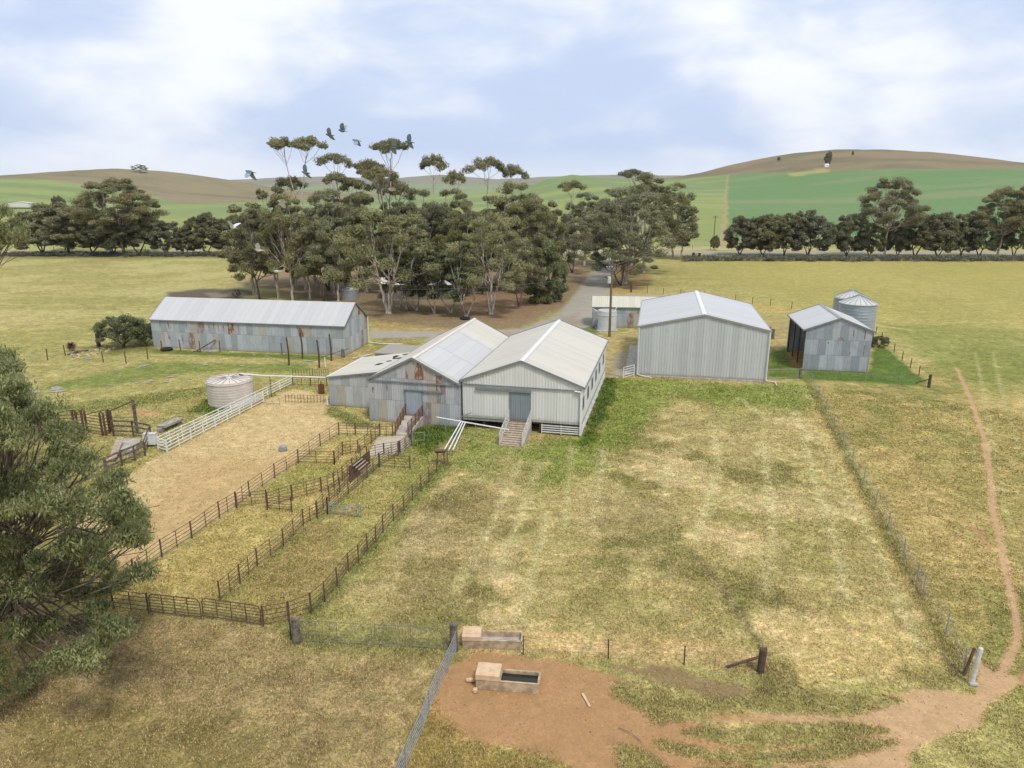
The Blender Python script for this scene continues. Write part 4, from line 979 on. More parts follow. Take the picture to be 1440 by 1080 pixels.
run('pipe_fence', 'short rusty fence at the head of the yards leading to the concrete ramp', 'fence', [(476.7, 611.5), (500, 612.2), (534.4, 613.0), (552.5, 613.0)], group=YG)
run('yard_gate', 'rusty five rail gate closing the head pen beside the sandy yard', 'gate', [(419.5, 651.3), (470.7, 652.9)], group='rusty gates of the sheep yards', h=1.0)
run('pipe_fence', 'zigzag rusty fence between the head pen gate and the concrete apron', 'fence', [(470.7, 652.9), (482, 640), (504, 637), (522.2, 623), (534.4, 613.3)], group=YG, mids=1)
run('yard_gate', 'rusty gate standing ajar from the long fence, third pen up', 'gate', [(333, 713.5), (375.5, 709.5)], group='rusty gates of the sheep yards', h=1.0)
run('yard_gate', 'small rusty gate with close rails at the front of the middle pen', 'gate', [(376, 716.5), (410.7, 719.6)], group='rusty gates of the sheep yards', h=1.0, nr=6)
run('pipe_fence', 'curving rusty fence from the small close railed gate up to the race', 'fence', [(376.5, 714), (411, 703), (452.2, 692.2), (470, 685.6), (482, 676), (495.6, 664), (507, 645)], group=YG)
run('pipe_fence', 'long straight rusty fence from the front of the yards up to the drafting race', 'fence',
    [(309.6, 844.4), (337.8, 820), (362.2, 796.7), (398.9, 767.8), (426.7, 738.9), (446, 728.5)], group=YG)
run('drafting_race', 'left rail of the narrow rusty drafting race', 'fence', [(446, 728.5), (446.3, 727), (463.3, 705), (478, 692), (492, 676)], group='rails of the drafting race', h=1.05)
run('drafting_race', 'right rail of the narrow rusty drafting race', 'fence', [(461, 722.5), (490, 695.6), (516.7, 672.2), (533, 656.5), (560, 641), (579, 627)], group='rails of the drafting race', h=1.05, nr=6)
run('yard_gate', 'rusty gate crossing the foot of the drafting race', 'gate', [(446.5, 729.2), (461, 722.5)], group='rusty gates of the sheep yards', mids=0)
run('hurdle', 'grey weathered hurdle lying open at the foot of the race', 'gate', [(462.5, 722.5), (508, 727.5)], m='galv', h=0.8, nr=5, post=0.05)
run('yard_gate', 'rusty gate swung out to the right near the race head', 'gate', [(534, 656.5), (577, 660)], group='rusty gates of the sheep yards', h=1.0)
# solid gate on the race
pS = [G(493, 678), G(520, 655)]
sg = empty('solid_gate', pS[0], 'dark rusty sheeted gate with slanting slats on the drafting race', 'gate')
d = (pS[1] - pS[0]); dn = d.normalized(); nn = Vector((dn.y, -dn.x, 0))
MB().box((pS[0] + pS[1]) / 2 + Z * 0.62, d.length, 0.05, 1.15, dn, nn).build('sheet', M['rust'], sg)
mb = MB()
for k in range(5):
    a_ = pS[0] + dn * (0.3 + 0.1 * k) + nn * (0.12 + 0.14 * k) + Z * (1.1 - 0.17 * k); mb.beam(a_, a_ + dn * 1.5, 0.09, 0.04)
mb.build('slat', M['wood_new'], sg)
for p in pS: MB().beam(p, p + Z * 1.25, 0.1).build('post', M['rust'], sg)
# right boundary with the curve and the front fence
run('pipe_fence', 'rusty boundary fence that curves round the front corner and runs up to the sheds', 'fence',
    [(370.5, 880.5), (406.7, 874.4), (437.8, 862), (456.7, 845.6), (474.4, 824.4), (490, 803), (504.4, 791), (516.7, 775.6), (528.9, 763.3), (538.9, 748.5), (553.3, 732.2), (567.8, 718.9),
     (580.4, 703), (592.2, 689.5), (603.3, 678), (614.4, 664.5), (629, 649)], group=YG, mids=0)
run('pipe_fence', 'rusty fence along the front of the yards running out under the near gum', 'fence', [(60, 845), (110, 850), (160, 856), (209.5, 862)], group=YG)
def pgate(label, p, q, group):
    P0, Q0 = G(*p), G(*q); root = empty('field_gate', P0, label, 'gate', group); d = (Q0 - P0); L = d.length; d.normalize(); h = 1.08
    fr = MB(); c = 0.22
    pts = [P0 + Z * 0.12, P0 + Z * (h - c), P0 + d * c * .3 + Z * (h - c * .3), P0 + d * c + Z * h, Q0 - d * c + Z * h, Q0 - d * c * .3 + Z * (h - c * .3), Q0 + Z * (h - c), Q0 + Z * 0.12]
    fr.tube(pts, 0.028, 6); fr.tube([P0 + Z * 0.12, Q0 + Z * 0.12], 0.028, 6); fr.build('gate_frame', M['rust'], root)
    mb = MB()
    for k in range(5): hz = 0.27 + 0.16 * k; mb.tube([P0 + Z * hz, Q0 + Z * hz], 0.02, 5)
    mb.build('rail', M['rust'], root)
    for k in range(1, 4): e = P0 + d * L * k / 4; MB().beam(e + Z * 0.1, e + Z * h, 0.04, 0.03).build('stay', M['rust'], root)
pgate('left leaf of the pair of rusty round cornered gates in the front fence', (212.5, 862.5), (283.5, 870.5), 'round cornered gates in the front fence')
pgate('right leaf of the pair of rusty round cornered gates in the front fence', (286.5, 868.5), (368, 880.5), 'round cornered gates in the front fence')

# white race and fences
def wfence(label, pts, h=1.0, nr=4):
    P = [G(*p) for p in pts]; root = empty('white_rail_fence', P[0], label, 'fence', 'white rails of the sheep race')
    for p in P: MB().beam(p, p + Z * (h + 0.05), 0.085).build('post', M['white'], root)
    mb = MB()
    for k in range(nr):
        hz = 0.2 + (h - 0.2) * k / (nr - 1)
        mb.tube([p + Z * hz for p in P], 0.036, 6)
    mb.build('rail', M['white'], root)
def between(p, q, n): return [(p[0] + (q[0] - p[0]) * k / n, p[1] + (q[1] - p[1]) * k / n) for k in range(n + 1)]
wfence('near white pipe fence of the sheep race beside the sandy pen', between((235.5, 636), (371, 566), 8))
wfence('far white pipe fence of the sheep race passing the cream tank', between((223, 632), (411, 541), 11))
wfence('short white end rail closing the foot of the sheep race', [(223, 632.4), (235, 636.4)])
q = G(213, 627); wc = empty('white_cabinet', q, 'white sheet metal cabinet at the foot of the white race', 'cabinet')
MB().box(q + Z * 0.62, 0.95, 0.5, 0.85).build('body', M['white'], wc)
mb = MB()
for sx in (-.4, .4):
    for sy in (-.2, .2): mb.beam(q + Vector((sx, sy, 0)), q + Vector((sx, sy, 0.25)), 0.05)
mb.build('leg', M['galv'], wc)
MB().box(q + Vector((0, 0, 1.06)), 1.02, 0.56, 0.04).build('top', M['white_worn'], wc)
# rusty gate and drum by the lean-to
run('pipe_fence', 'rusty fence behind the white race near the lean-to', 'fence', [(412, 541.5), (437, 542.5), (460, 543)], group=YG, mids=1)
run('hurdle', 'thin rusty mesh hurdle at the top of the sandy pen', 'gate', [(402, 566), (428, 566.5), (456, 567)], m='rust', h=0.75, nr=3, r=0.012, post=0.03, mids=5)
run('hurdle', 'thin rusty mesh hurdle behind the white race and lean-to gate', 'gate', [(412, 530), (440, 530), (462, 531)], m='rust', h=0.9, nr=3, r=0.012, post=0.04, mids=6)
dq = G(452.3, 553)
dr = empty('oil_drum', dq, 'rusty oil drum standing beside the lean-to corner', 'drum')
MB().lathe(dq, [(0.3, 0), (0.3, 0.28), (0.32, 0.30), (0.3, 0.32), (0.3, 0.58), (0.32, 0.6), (0.3, 0.62), (0.3, 0.9), (0.27, 0.9), (0.27, 0.8), (0, 0.8)], 20).build('shell', M['rust_bright'], dr)
MB().tube([dq + Z * 0.85, dq + Z * 1.25], 0.06, 8).build('flue', M['rust'], dr)
tp = G(391, 569); tpo = empty('steel_trestle', tp, 'low grey steel trestle beside the white race', 'trestle')
MB().tube([tp + Vector((-1.2, .2, 0.05)), tp + Vector((0.2, 0, 0.1))], 0.035).build('bar', M['galv'], tpo)
MB().tube([tp + Vector((0.2, 0, 0.1)), tp + Vector((0.1, 0, 0.7))], 0.03).build('leg', M['galv'], tpo)
sp = G(382, 558); tag(MB().tube([sp, sp + Z * 2.1], 0.03, 6).build('steel_stake', M['picket'], loc=sp), 'tall thin steel stake beside the white race', 'stake')

# cattle yard at left with timber loading ramp
cy = [(25, 606), (58, 611), (84, 612), (108.5, 610), (121, 609), (147, 613), (157, 609)]
P = [G(*p) for p in cy]; CY = empty('cattle_yard', P[0], 'tall rusty steel cattle yard with arched posts at far left', 'cattle yard')
for i, p in enumerate(P):
    for dx in (-0.14, 0.14): MB().beam(p + Vector((dx, 0, 0)), p + Vector((dx, 0, 2.0)), 0.13).build('post', M['rust'], CY)
    MB().tube([p + Vector((-0.14, 0, 1.95)), p + Vector((0, 0, 2.1)), p + Vector((0.14, 0, 1.95))], 0.06).build('arch', M['rust'], CY)
for p, q in zip(P[:-1], P[1:]):
    mb = MB()
    for k in range(6): mb.tube([p + Z * (0.35 + 0.27 * k), q + Z * (0.35 + 0.27 * k)], 0.035, 5)
    mb.build('rail', M['rust'], CY)
mb = MB(); p, q = G(84, 617), G(110, 617)
for k in range(7): mb.tube([p + Z * (0.15 + 0.16 * k), q + Z * (0.15 + 0.16 * k)], 0.02, 5)
for k in range(7): e = p.lerp(q, k / 6); mb.tube([e + Z * 0.1, e + Z * 1.15], 0.018, 5)
mb.build('mesh_panel', M['rust'], CY)
for p, q in ((P[1], P[3]), (P[3], P[4]), (P[4], P[6])): MB().tube([p + Z * 1.6, q + Z * 2.1], 0.035, 5).build('brace', M['rust'], CY)
gl, gr = G(158, 606), G(193.5, 609)
gy = empty('timber_gantry', (gl + gr) / 2, 'tall weathered timber gantry with a slanting top bar behind the loading ramp', 'gantry')
gh1, gh2 = A(156.7, 576.7, gl.y).z, A(191.5, 561.7, gr.y).z
MB().beam(gl, gl + Z * gh1, 0.2).build('post', M['wood'], gy); MB().beam(gr, gr + Z * gh2, 0.2).build('post', M['wood'], gy)
MB().tube([gl + Z * (gh1 - 0.1), gr + Z * (gh2 - 0.15)], 0.05).build('top_bar', M['rust'], gy)
MB().tube([gl + Z * 1.2, gr + Z * 1.4], 0.02).build('cross_tie', M['rust'], gy)
rp = [G(162, 616), G(211, 617.5), G(190, 643), G(158, 660)]
lr = empty('timber_loading_pen', rp[2], 'weathered timber loading pen with grey rails and dark posts left of the white cabinet', 'pen')
seq = [(G(160, 613), 1.5), (G(188, 614), 1.5), (G(213, 618), 1.4), (G(204.5, 641), 1.35), (G(190, 648), 1.3), (G(172, 655), 1.3), (G(150, 664), 1.2)]
for p, h in seq: MB().beam(p, p + Z * h * 0.92, 0.1).build('post', M['rust'], lr)
for (p, h), (q_, h2) in zip(seq[:-1], seq[1:]):
    mb = MB()
    for f in (0.3, 0.6, 0.88): mb.beam(p + Z * h * f, q_ + Z * h2 * f, 0.05, 0.15)
    mb.build('rail', M['wood'], lr)
mb = MB(); mb.hexa([G(158, 640), G(190, 640), G(200, 624), G(165, 624)], [v + Z * 0.45 for v in (G(158, 640), G(190, 640), G(200, 624), G(165, 624))]); mb.build('deck', M['concrete'], lr)
mb = MB(); mb.beam(G(158, 650) + Z * 0.2, G(172, 632) + Z * 1.0, 0.5, 0.06); mb.build('flap', M['wood_new'], lr)
run('timber_fence', 'weathered timber fence running down under the near gum', 'fence', [(150, 664), (120, 676), (90, 686), (40, 703), (-20, 720)], m='wood', h=1.1, nr=3, r=0.06, post=0.14, mids=0)
sl_ = G(226, 607); d = (G(252, 596) - sl_)
sb = empty('concrete_slab_bench', sl_, 'old concrete slab raised on blocks left of the white race', 'slab')
MB().beam(sl_ + Z * 0.42, sl_ + d * 1.05 + Z * 0.42, 0.75, 0.2).build('slab', M['stone'], sb)
for f in (0.05, 0.95): MB().box(sl_ + d * f + Z * 0.16, 0.35, 0.6, 0.32).build('block', M['stone'], sb)
cb = G(398, 633); tag(MB().lathe(cb, [(0, 0.36), (0.28, 0.36), (0.31, 0.30), (0.31, 0.2), (0.34, 0.18), (0.34, 0)], 12).build('concrete_block', M['galv'], loc=cb), 'short round grey concrete block alone on the sandy pen', 'block')

# front paddock: posts, mesh gates, galvanised rail fence
def wpost(name, label, px, base, topy, r, m='wood', lean=(0, 0), cat='post'):
    p = G(px, base); h = A(px, topy, p.y).z; rr = r
    pts = [p - Z * 0.1]; rad = [rr * 1.05]
    for k in range(1, 5): f = k / 4; pts.append(p + Z * h * f + Vector((lean[0] * f, lean[1] * f, 0))); rad.append(rr * (1.0 - 0.08 * f + random.uniform(-.03, .03)))
    pts.append(pts[-1] + Z * 0.03); rad.append(rr * 0.7)
    return tag(MB().tube(pts, rad, 12).build(name, M[m], loc=p), label, cat), p, h
_, gp1, gh = wpost('timber_post', 'thick weathered timber gate post at the left end of the mesh gates', 417.5, 903, 870, 0.19)
_, gp2, gh = wpost('timber_post', 'thick weathered timber post where mesh gate and galvanised fence meet', 638.5, 914, 877, 0.19)
for x_ in (409.5,):
    p = G(x_, 899); tag(MB().beam(p, p + Z * 1.1, 0.05).build('steel_stake', M['picket'], loc=p), 'dark steel stake tight against the left gate post', 'stake')
def meshgate(label, p, q):
    root = empty('mesh_gate', p, label, 'gate', 'wide mesh gates between the timber posts'); d = (q - p).normalized(); L = (q - p).length
    p = p + d * 0.05; q = q - d * 0.05; h = 1.12
    fr = MB()
    for a_, b2 in ((p + Z * .12, p + Z * h), (q + Z * .12, q + Z * h), (p + Z * .12, q + Z * .12), (p + Z * h, q + Z * h), (p.lerp(q, .5) + Z * .12, p.lerp(q, .5) + Z * h)): fr.tube([a_, b2], 0.015, 6)
    fr.build('gate_frame', M['wire'], root)
    mb = MB(); n = int(L / 0.16)
    for k in range(1, n): e = p.lerp(q, k / n); mb.tube([e + Z * .12, e + Z * h], 0.004, 3, False)
    for k in range(1, 7): hz = .12 + (h - .12) * k / 7; mb.tube([p + Z * hz, q + Z * hz], 0.004, 3, False)
    mb.build('wire_mesh', M['wire'], root)
gm = gp1.lerp(gp2, 0.49)
meshgate('left mesh gate hung on the thick left timber post', gp1 + Vector((0.25, 0, 0)), gm)
meshgate('right mesh gate shutting against the post by the troughs', gm + Vector((0.05, 0, 0)), gp2 - Vector((0.25, 0, 0)))
gpts = [(641, 917), (629.5, 945), (614.8, 975.5), (603, 1001), (592.5, 1033), (570, 1082), (548, 1135)]
run('galvanised_rail_fence', 'galvanised six rail pipe fence running down to the bottom edge beside the dirt', 'fence', gpts, m='galv', h=0.98, nr=6, r=0.017, post=0.06, mids=0)
# troughs
def trough(name, label, c, yaw, L, Wd, h, lidL, lidh, water):
    root = empty(name, c, label, 'trough', 'concrete stock troughs'); U = Vector((math.cos(yaw), math.sin(yaw), 0)); V = Vector((-U.y, U.x, 0)); w_ = 0.07
    bx = lambda x0, x1, y0, y1, z0, z1: (c + U * ((x0 + x1) / 2) + V * ((y0 + y1) / 2) + Z * ((z0 + z1) / 2), x1 - x0, y1 - y0, z1 - z0, U, V)
    mb = MB(); t = 0.04
    def slab(x0, x1, y0, y1):
        b0 = [c + U * x + V * y - Z * 0.03 for x, y in ((x0, y0), (x1, y0), (x1, y1), (x0, y1))]
        mb.hexa(b0, [p + Z * (h + 0.03) for p in b0])
    slab(0, L, 0, w_); slab(0, L, Wd - w_, Wd); slab(0, w_, w_, Wd - w_); slab(L - w_, L, w_, Wd - w_); slab(w_, L - w_, w_, Wd - w_) if False else None
    mb.box(*bx(w_, L - w_, w_, Wd - w_, 0.0, 0.1)); mb.box(*bx(lidL - 0.03, lidL + 0.03, w_, Wd - w_, 0.1, h - 0.01))
    mb.build('body', M['trough'], root)
    mb = MB(); mb.box(*bx(-0.03, lidL, -0.03, Wd + 0.03, h + 0.004, h + lidh))
    o = mb.build('float_cover', M['lid'], root); bv = o.modifiers.new('bevel', 'BEVEL'); bv.width = 0.025; bv.segments = 2
    mb = MB(); mb.box(*bx(lidL, L + 0.02, -0.015, 0.06, h + 0.002, h + 0.03)); mb.box(*bx(lidL, L + 0.02, Wd - 0.06, Wd + 0.015, h + 0.002, h + 0.03)); mb.box(*bx(L - 0.06, L + 0.02, 0.06, Wd - 0.06, h + 0.002, h + 0.03))
    mb.build('rim', M['trough'], root)
    if water: mb = MB(); mb.box(*bx(lidL + 0.03, L - w_, w_, Wd - w_, 0.1, h - 0.12)); mb.build('water', M['water'], root)
    else: mb = MB(); mb.box(*bx(lidL + 0.03, L - w_, w_, Wd - w_, 0.1, 0.14)); mb.build('silt', M['concrete'], root)
p0, p1 = G(669.5, 968), G(757.5, 975.5); y_ = math.atan2(p1.y - p0.y, p1.x - p0.x)
trough('stock_trough', 'stained concrete trough full of dark water standing on the bare dirt', p0, y_, (p1 - p0).length, 0.78, 0.42, 0.98, 0.27, True)
p0, p1 = G(650.5, 911.5), G(734.3, 913); y_ = math.atan2(p1.y - p0.y, p1.x - p0.x)
trough('stock_trough', 'empty concrete trough with a square cover beside the fence post', p0, y_, (p1 - p0).length, 0.75, 0.38, 0.82, 0.24, False)
def rock(name, label, p, sx, sy, sz, m='stone', rz=0.0, group=None, cat='rock'):
    mb = MB(); vs = []; n = 7
    for j, (rr, zf) in enumerate(((1.0, -0.1), (1.02, 0.35), (0.85, 0.85), (0.45, 1.0))):
        for k in range(n):
            a_ = 2 * math.pi * k / n + rz; q = rr * random.uniform(.82, 1.12)
            vs.append(p + Vector((math.cos(a_) * sx * q * .5, math.sin(a_) * sy * q * .5, zf * sz * random.uniform(.9, 1.1))))
    fs = [(j * n + k, j * n + (k + 1) % n, (j + 1) * n + (k + 1) % n, (j + 1) * n + k) for j in range(3) for k in range(n)] + [tuple(range(3 * n, 4 * n))]
    mb.add(vs, fs); return tag(mb.build(name, M[m], loc=p), label, cat, group)
rock('rock', 'pale flat stone at the left end of the full trough', G(661, 957.5), .42, .2, .13, 'lid')
rock('rock', 'small pale broken block in front of the full trough corner', G(668, 972), .26, .24, .14, 'lid')
p = G(823.5, 983); tag(MB().beam(p + Vector((.12, -.45, .02)), p + Vector((-.1, .3, .03)), .1, .04).build('timber_offcut', M['lid'], loc=p), 'short pale timber offcut lying on the bare dirt', 'offcut')
p = G(888, 1035); tag(MB().tube([p + Vector((-.4, .4, .02)), p + Vector((0, .1, .05)), p + Vector((.3, -.3, .02))], .014, 5).build('fallen_twig', M['bark_dark'], loc=p), 'bent dark twig on the bare dirt', 'twig')
# small pickets and brace posts of the front wire fence
def wirefence(name, label, base, h, wires, posts_m='picket', pw=0.05, cat='fence', group=None, wr=0.006, skip=()):
    P = [G(*p) if not isinstance(p, Vector) else p for p in base]
    root = empty(name, P[0], label, cat, group)
    for i, p in enumerate(P):
        if i in skip: continue
        q = p + Vector((random.uniform(-.05, .05), random.uniform(-.05, .05), h * random.uniform(.95, 1.05)))
        MB().beam(p - Z * .05, q, pw).build('picket', M[posts_m], root)
    for k in range(wires):
        hz = h * (0.25 + 0.68 * k / max(wires - 1, 1)); mb = MB()
        mb.tube([p + Z * hz for p in P], wr, 4, False); mb.build('wire', M['wire'], root)
    return root
wirefence('wire_fence', 'low wire fence on green pickets across the front of the home paddock', [(643, 915), (736, 920), (855.5, 926), (962, 934), (1067, 942)], 0.98, 4, skip=(0, 4))
_, bp, bh = wpost('timber_post', 'leaning dark timber strainer post with a slanting steel stay at front right', 1069.5, 944, 913, 0.15, 'wood_dark')
p = bp; q = G(1021, 938); tag(MB().beam(q, p + Z * .72 - Vector((.1, 0, 0)), .09).build('post_stay', M['rust'], loc=q), 'rusty slanting stay propping the dark strainer post', 'stay')
p = G(1075, 937); tag(MB().beam(p, p + Z * .95, .05).build('steel_stake', M['rust'], loc=p), 'thin rusty stake behind the dark strainer post', 'stake')
_, op_, oh = wpost('timber_post', 'peeling white painted strainer post beside the stock track at lower right', 1366, 961, 912, 0.105, 'white_worn', (0.1, 0))
p = G(1355.8, 949); tag(MB().beam(p, p + Vector((.22, 0, 1.32)), .09).build('steel_stake', M['rust'], loc=p), 'rusty leaning stake left of the white strainer post', 'stake')
rock('rock', 'pale stone block at the foot of the white strainer post', G(1369, 963), .42, .25, .1, 'concrete')
bl = [(1133, 525), (1141, 541), (1151, 560), (1161.5, 580), (1173, 602), (1185, 626), (1199, 652), (1214, 681), (1231, 713), (1248, 745), (1270, 786), (1288, 820), (1298, 838), (1329, 894), (1354, 946)]
wirefence('wire_fence', 'long slack wire fence running from the hay shed down to the white strainer post', bl, 1.25, 5, posts_m='galv', pw=0.045, wr=0.008)
_, cp_, ch_ = wpost('timber_post', 'grey timber corner post where the yard fence meets the hay shed', 1124.8, 531.5, 518, 0.16)
run('hurdle', 'low pipe rail fence between the big grey shed and the hay shed', 'fence', [(1078, 532.5), (1122, 532)], m='galv', h=1.05, nr=2, r=0.025, post=0.06, mids=0)
wirefence('wire_fence', 'short wire fence in front of the green weeds right of the hay shed', [(1126, 531.5), (1175, 534.5), (1217, 536), (1265, 538.5), (1305, 543.5)], 1.1, 4, posts_m='galv', pw=0.04)
_, sp_, sh_ = wpost('timber_post', 'dark stub strainer post at the corner right of the silos', 1306, 544.5, 527, 0.15, 'wood_dark')
p = G(1288, 538.5); tag(MB().beam(p, sp_ + Z * .9, .08).build('post_stay', M['wood_dark'], loc=p), 'slanting timber stay of the stub post right of the silos', 'stay')
wirefence('wire_fence', 'row of dark pickets running down from the silos to the stub post', [(1231.5, 470), (1240, 479), (1248.5, 487), (1257.3, 495.5), (1268.4, 506.7), (1280, 517.5), (1292, 528), (1305, 543)], 1.15, 3, pw=0.07, skip=(7,))
wirefence('wire_fence', 'wire fence across the paddock behind the big grey shed', [(857, 403), (887, 409.5), (910.5, 411.5), (932.5, 413.5), (957, 415.5), (990, 419), (1034, 424), (1058, 427), (1083, 430), (1113, 434), (1200, 444)], 1.25, 3, pw=0.08)
_, kp, kh = wpost('timber_post', 'dark strainer post at the end of the paddock fence by the drive', 887.5, 411, 399, 0.16, 'wood_dark')
run('yard_gate', 'small white five rail gate leaning beside the big grey shed', 'gate', [(876.3, 532.5), (891.5, 528.5)], m='white', h=1.25, nr=5, r=0.035, post=0.06, mids=0, top=0)
run('hurdle', 'low white rail between the shearing shed and the white gate', 'fence', [(851, 525), (874, 529.5)], m='white_worn', h=0.75, nr=2, r=0.03, post=0.05, mids=0)
for i, (x_, y_) in enumerate(((1082, 471), (1086.5, 476))):
    wpost('timber_post', ('tall' if i else 'short') + ' grey stump of a post beside the big grey shed', x_, y_, y_ - 11 - 2 * i, 0.22)
# home yard bits at left
bk = [(22, 510), (67, 506.5), (92, 500), (145.5, 509.5), (177.5, 511), (208, 505), (228, 494), (254, 493), (282, 495), (309.5, 494), (339, 492.5), (367, 492.5), (397, 498)]
wirefence('wire_fence', 'straggling wire fence on thin stakes in front of the long shed', bk, 1.4, 2, posts_m='rust', pw=0.09)
for i, (x_, b_y, t_y) in enumerate(((406.5, 513.5, 474.5), (425.5, 504, 467.5), (449, 517, 478), (466, 507, 470))):
    p = G(x_, b_y); h = A(x_ - 1, t_y, p.y).z
    tag(MB().tube([p, p + Vector((.06, 0, h * .5)), p + Vector((-.05, 0, h))], [.11, .1, .085], 8).build('timber_post', M['wood_dark'], loc=p),
        ['leftmost', 'second from left', 'third from left', 'rightmost'][i] + ' of four tall dark poles standing before the long shed', 'post', 'tall dark poles before the long shed')
wpost('timber_post', 'squat grey stump of a post at the right end of the long shed', 482.5, 502, 491, 0.24)
p = G(457.5, 516.5); tag(MB().tube([p, p + Z * 1.15], .07, 8).build('white_marker_post', M['white'], loc=p), 'short white marker post near the tall dark poles', 'post')
p = G(452, 508); tag(MB().beam(p + Z * .5, p + Vector((3, 1.5, 1.2)), .08).build('fallen_rail', M['wood'], loc=p), 'weathered rail leaning among the tall dark poles', 'rail')
p = G(139, 487); tag(MB().tube([p - Z * .1, p + Z * 1.7], [.26, .24], 10).build('timber_post', M['wood_dark'], loc=p), 'thick dark hollow stump post left of the small bush', 'post')
for i, (x_, y_) in enumerate(((495, 505), (505, 504))):
    p = G(x_, y_); tag(MB().tube([p + Z * .06, p + Vector((1.6 - i * .4, 2.2, .08))], .05, 6).build('loose_pipe', M['white_worn'], loc=p), ['left', 'right'][i] + ' of two pale pipes lying by the long shed gable', 'pipe', 'pale pipes lying by the long shed')
def tyre(label, p, r, w_, up=False):
    prof = []; n = 12; vs = []; fs = []; m_ = 24
    for i in range(m_):
        a_ = 2 * math.pi * i / m_
        for k in range(n):
            b2 = 2 * math.pi * k / n; rr = r - w_ + w_ * math.cos(b2); h = w_ * 0.8 * math.sin(b2)
            vs.append(p + (Vector((rr * math.cos(a_), h, rr * math.sin(a_) + r)) if up else Vector((rr * math.cos(a_), rr * math.sin(a_), h + w_ * .8))))
    for i in range(m_):
        for k in range(n): fs.append((i * n + k, ((i + 1) % m_) * n + k, ((i + 1) % m_) * n + (k + 1) % n, i * n + (k + 1) % n))
    return tag(MB().add(vs, fs).build('old_tyre', M['black'], loc=p, smooth=True), label, 'tyre')
tyre('black tyre lying flat at the foot of the long shed wall', G(234.5, 492.5), 0.75, 0.2)
tyre('black tyre lying under a white barked gum at the grove edge', G(654, 449), 0.8, 0.22)
# timber and slabs beside the long shed
p = G(281, 494); tl = empty('scrap_heap', p, 'pale slab and leaning dark pipe heaped against the long shed', 'scrap heap')
MB().hexa([p + Vector(v) for v in ((0.3, -.3, 0), (2.4, -.4, 0), (2.5, .6, 0), (.3, .5, 0))], [p + Vector(v) for v in ((0.35, -.25, .12), (2.3, -.35, .14), (2.4, .5, .13), (.35, .45, .12))]).build('slab', M['stone'], tl)
MB().beam(p + Vector((-.3, -.1, .1)), p + Vector((1.9, .6, 1.35)), .12).build('pipe', M['rust'], tl)
MB().beam(p + Vector((-.9, -.3, .1)), p + Vector((.2, .1, .45)), .3, .12).build('plank', M['wood_new'], tl)
# flat stones in the home yard
k = 0
for (x_, y_, s_) in ((45, 551, 1.0), (52, 552, .7), (80, 547, 1.4), (84, 550, 1.3), (73, 551, .8), (78, 545, .9), (161, 521, .5), (178, 516, .5), (200, 515, .9), (206, 513, .8), (194, 518, .5), (154, 541, .5), (192, 539, .6), (208, 538, .7), (212, 536, .6),
                     (233, 537, .7), (240, 530, .9), (247, 528, .6), (289, 513, .8), (341, 514, .7), (357, 499.5, .5), (375, 501, .5), (380, 503, .5), (432, 507.5, .8), (437, 508, .6), (420, 511, .5), (36, 530, .5), (47, 528, .5), (103, 502, .5), (120, 503, .9), (124, 505, .8), (168, 488, .6), (182, 489, .6), (350, 516, .4), (268, 533, .4)):
    rock('flat_stone', 'pale flat stone half sunk in the grass of the yard left of the sheds', G(x_, y_), s_ * .95, s_ * .75, .05, 'stone', random.random() * 3, 'flat stones sunk in the left yard'); k += 1
for i in range(46):
    x_ = 100 + random.random() * 62; y_ = 502 - (x_ - 100) * 0.22 + random.uniform(-5, 4)
    rock('loose_stone', 'small yellowish loose stone in the rubble beside the hollow stump post', G(x_, y_), random.uniform(.2, .5), random.uniform(.2, .4), random.uniform(.08, .2), 'lid' if i % 3 else 'stone', 0, 'rubble stones by the hollow stump')
p = G(95, 499.5); q = G(125, 493.5); tag(MB().tube([p + Z * .1, p.lerp(q, .5) + Z * .2, q + Z * .12], [.1, .14, .08], 7).build('fallen_log', M['bark_dark'], loc=p), 'dark log lying before the rubble at the left', 'log')
# spiky ball of dead scrub and small shrubs are made with the trees
# poly pipes propped across the front of the sheds
p, q = A(614, 586.7, 57.2), A(715.6, 604.4, 54.6)
wp = empty('water_trough_pipe', p, 'long white pipe propped across the front of the two sheds', 'pipe')
MB().tube([p, q], .06, 8).build('pipe', M['white'], wp)
for f in (0.12, 0.55, 0.85): e = p.lerp(q, f); MB().tube([Vector((e.x, e.y, 0)), e], .03, 6).build('prop', M['galv'], wp)
p, q = A(620, 598, 57.4), A(663, 580, 57.0); tag(MB().tube([p, q], .035, 6).build('steel_pipe', M['galv'], loc=p), 'thin grey pipe leaning across the foot of the old shed wall', 'pipe')
p, q = A(651, 594, 56.2), G(631.5, 642); q.z = .55
wt = empty('white_gutter_chute', Vector((q.x, q.y, 0)), 'pair of white pipes sloping down from the shed pipe to the yard fence', 'pipe')
for dx in (-.22, .0, .2): MB().tube([p + Vector((dx, 0, 0)), q + Vector((dx * 1.6, 0, 0))], .05, 8).build('pipe', M['white'], wt)
for f in (.35, .9): e = p.lerp(q, f); MB().tube([Vector((e.x, e.y, 0)), e], .035, 6).build('leg', M['galv'], wt)
p = G(617, 652); mh = empty('rusty_hopper', p, 'small rusty feed hopper at the top of the boundary fence', 'hopper')
MB().hexa([p + Vector(v) for v in ((-.15, -.1, .85), (.45, 0, .85), (.45, .2, .85), (-.15, .15, .85))], [p + Vector(v) for v in ((-.3, -.2, 1.05), (.6, -.1, 1.05), (.6, .3, 1.05), (-.3, .25, 1.05))]).build('tray', M['rust'], mh)
for dx in (-.1, .4): MB().beam(p + Vector((dx, .05, 0)), p + Vector((dx, .05, .87)), .06).build('leg', M['rust'], mh)
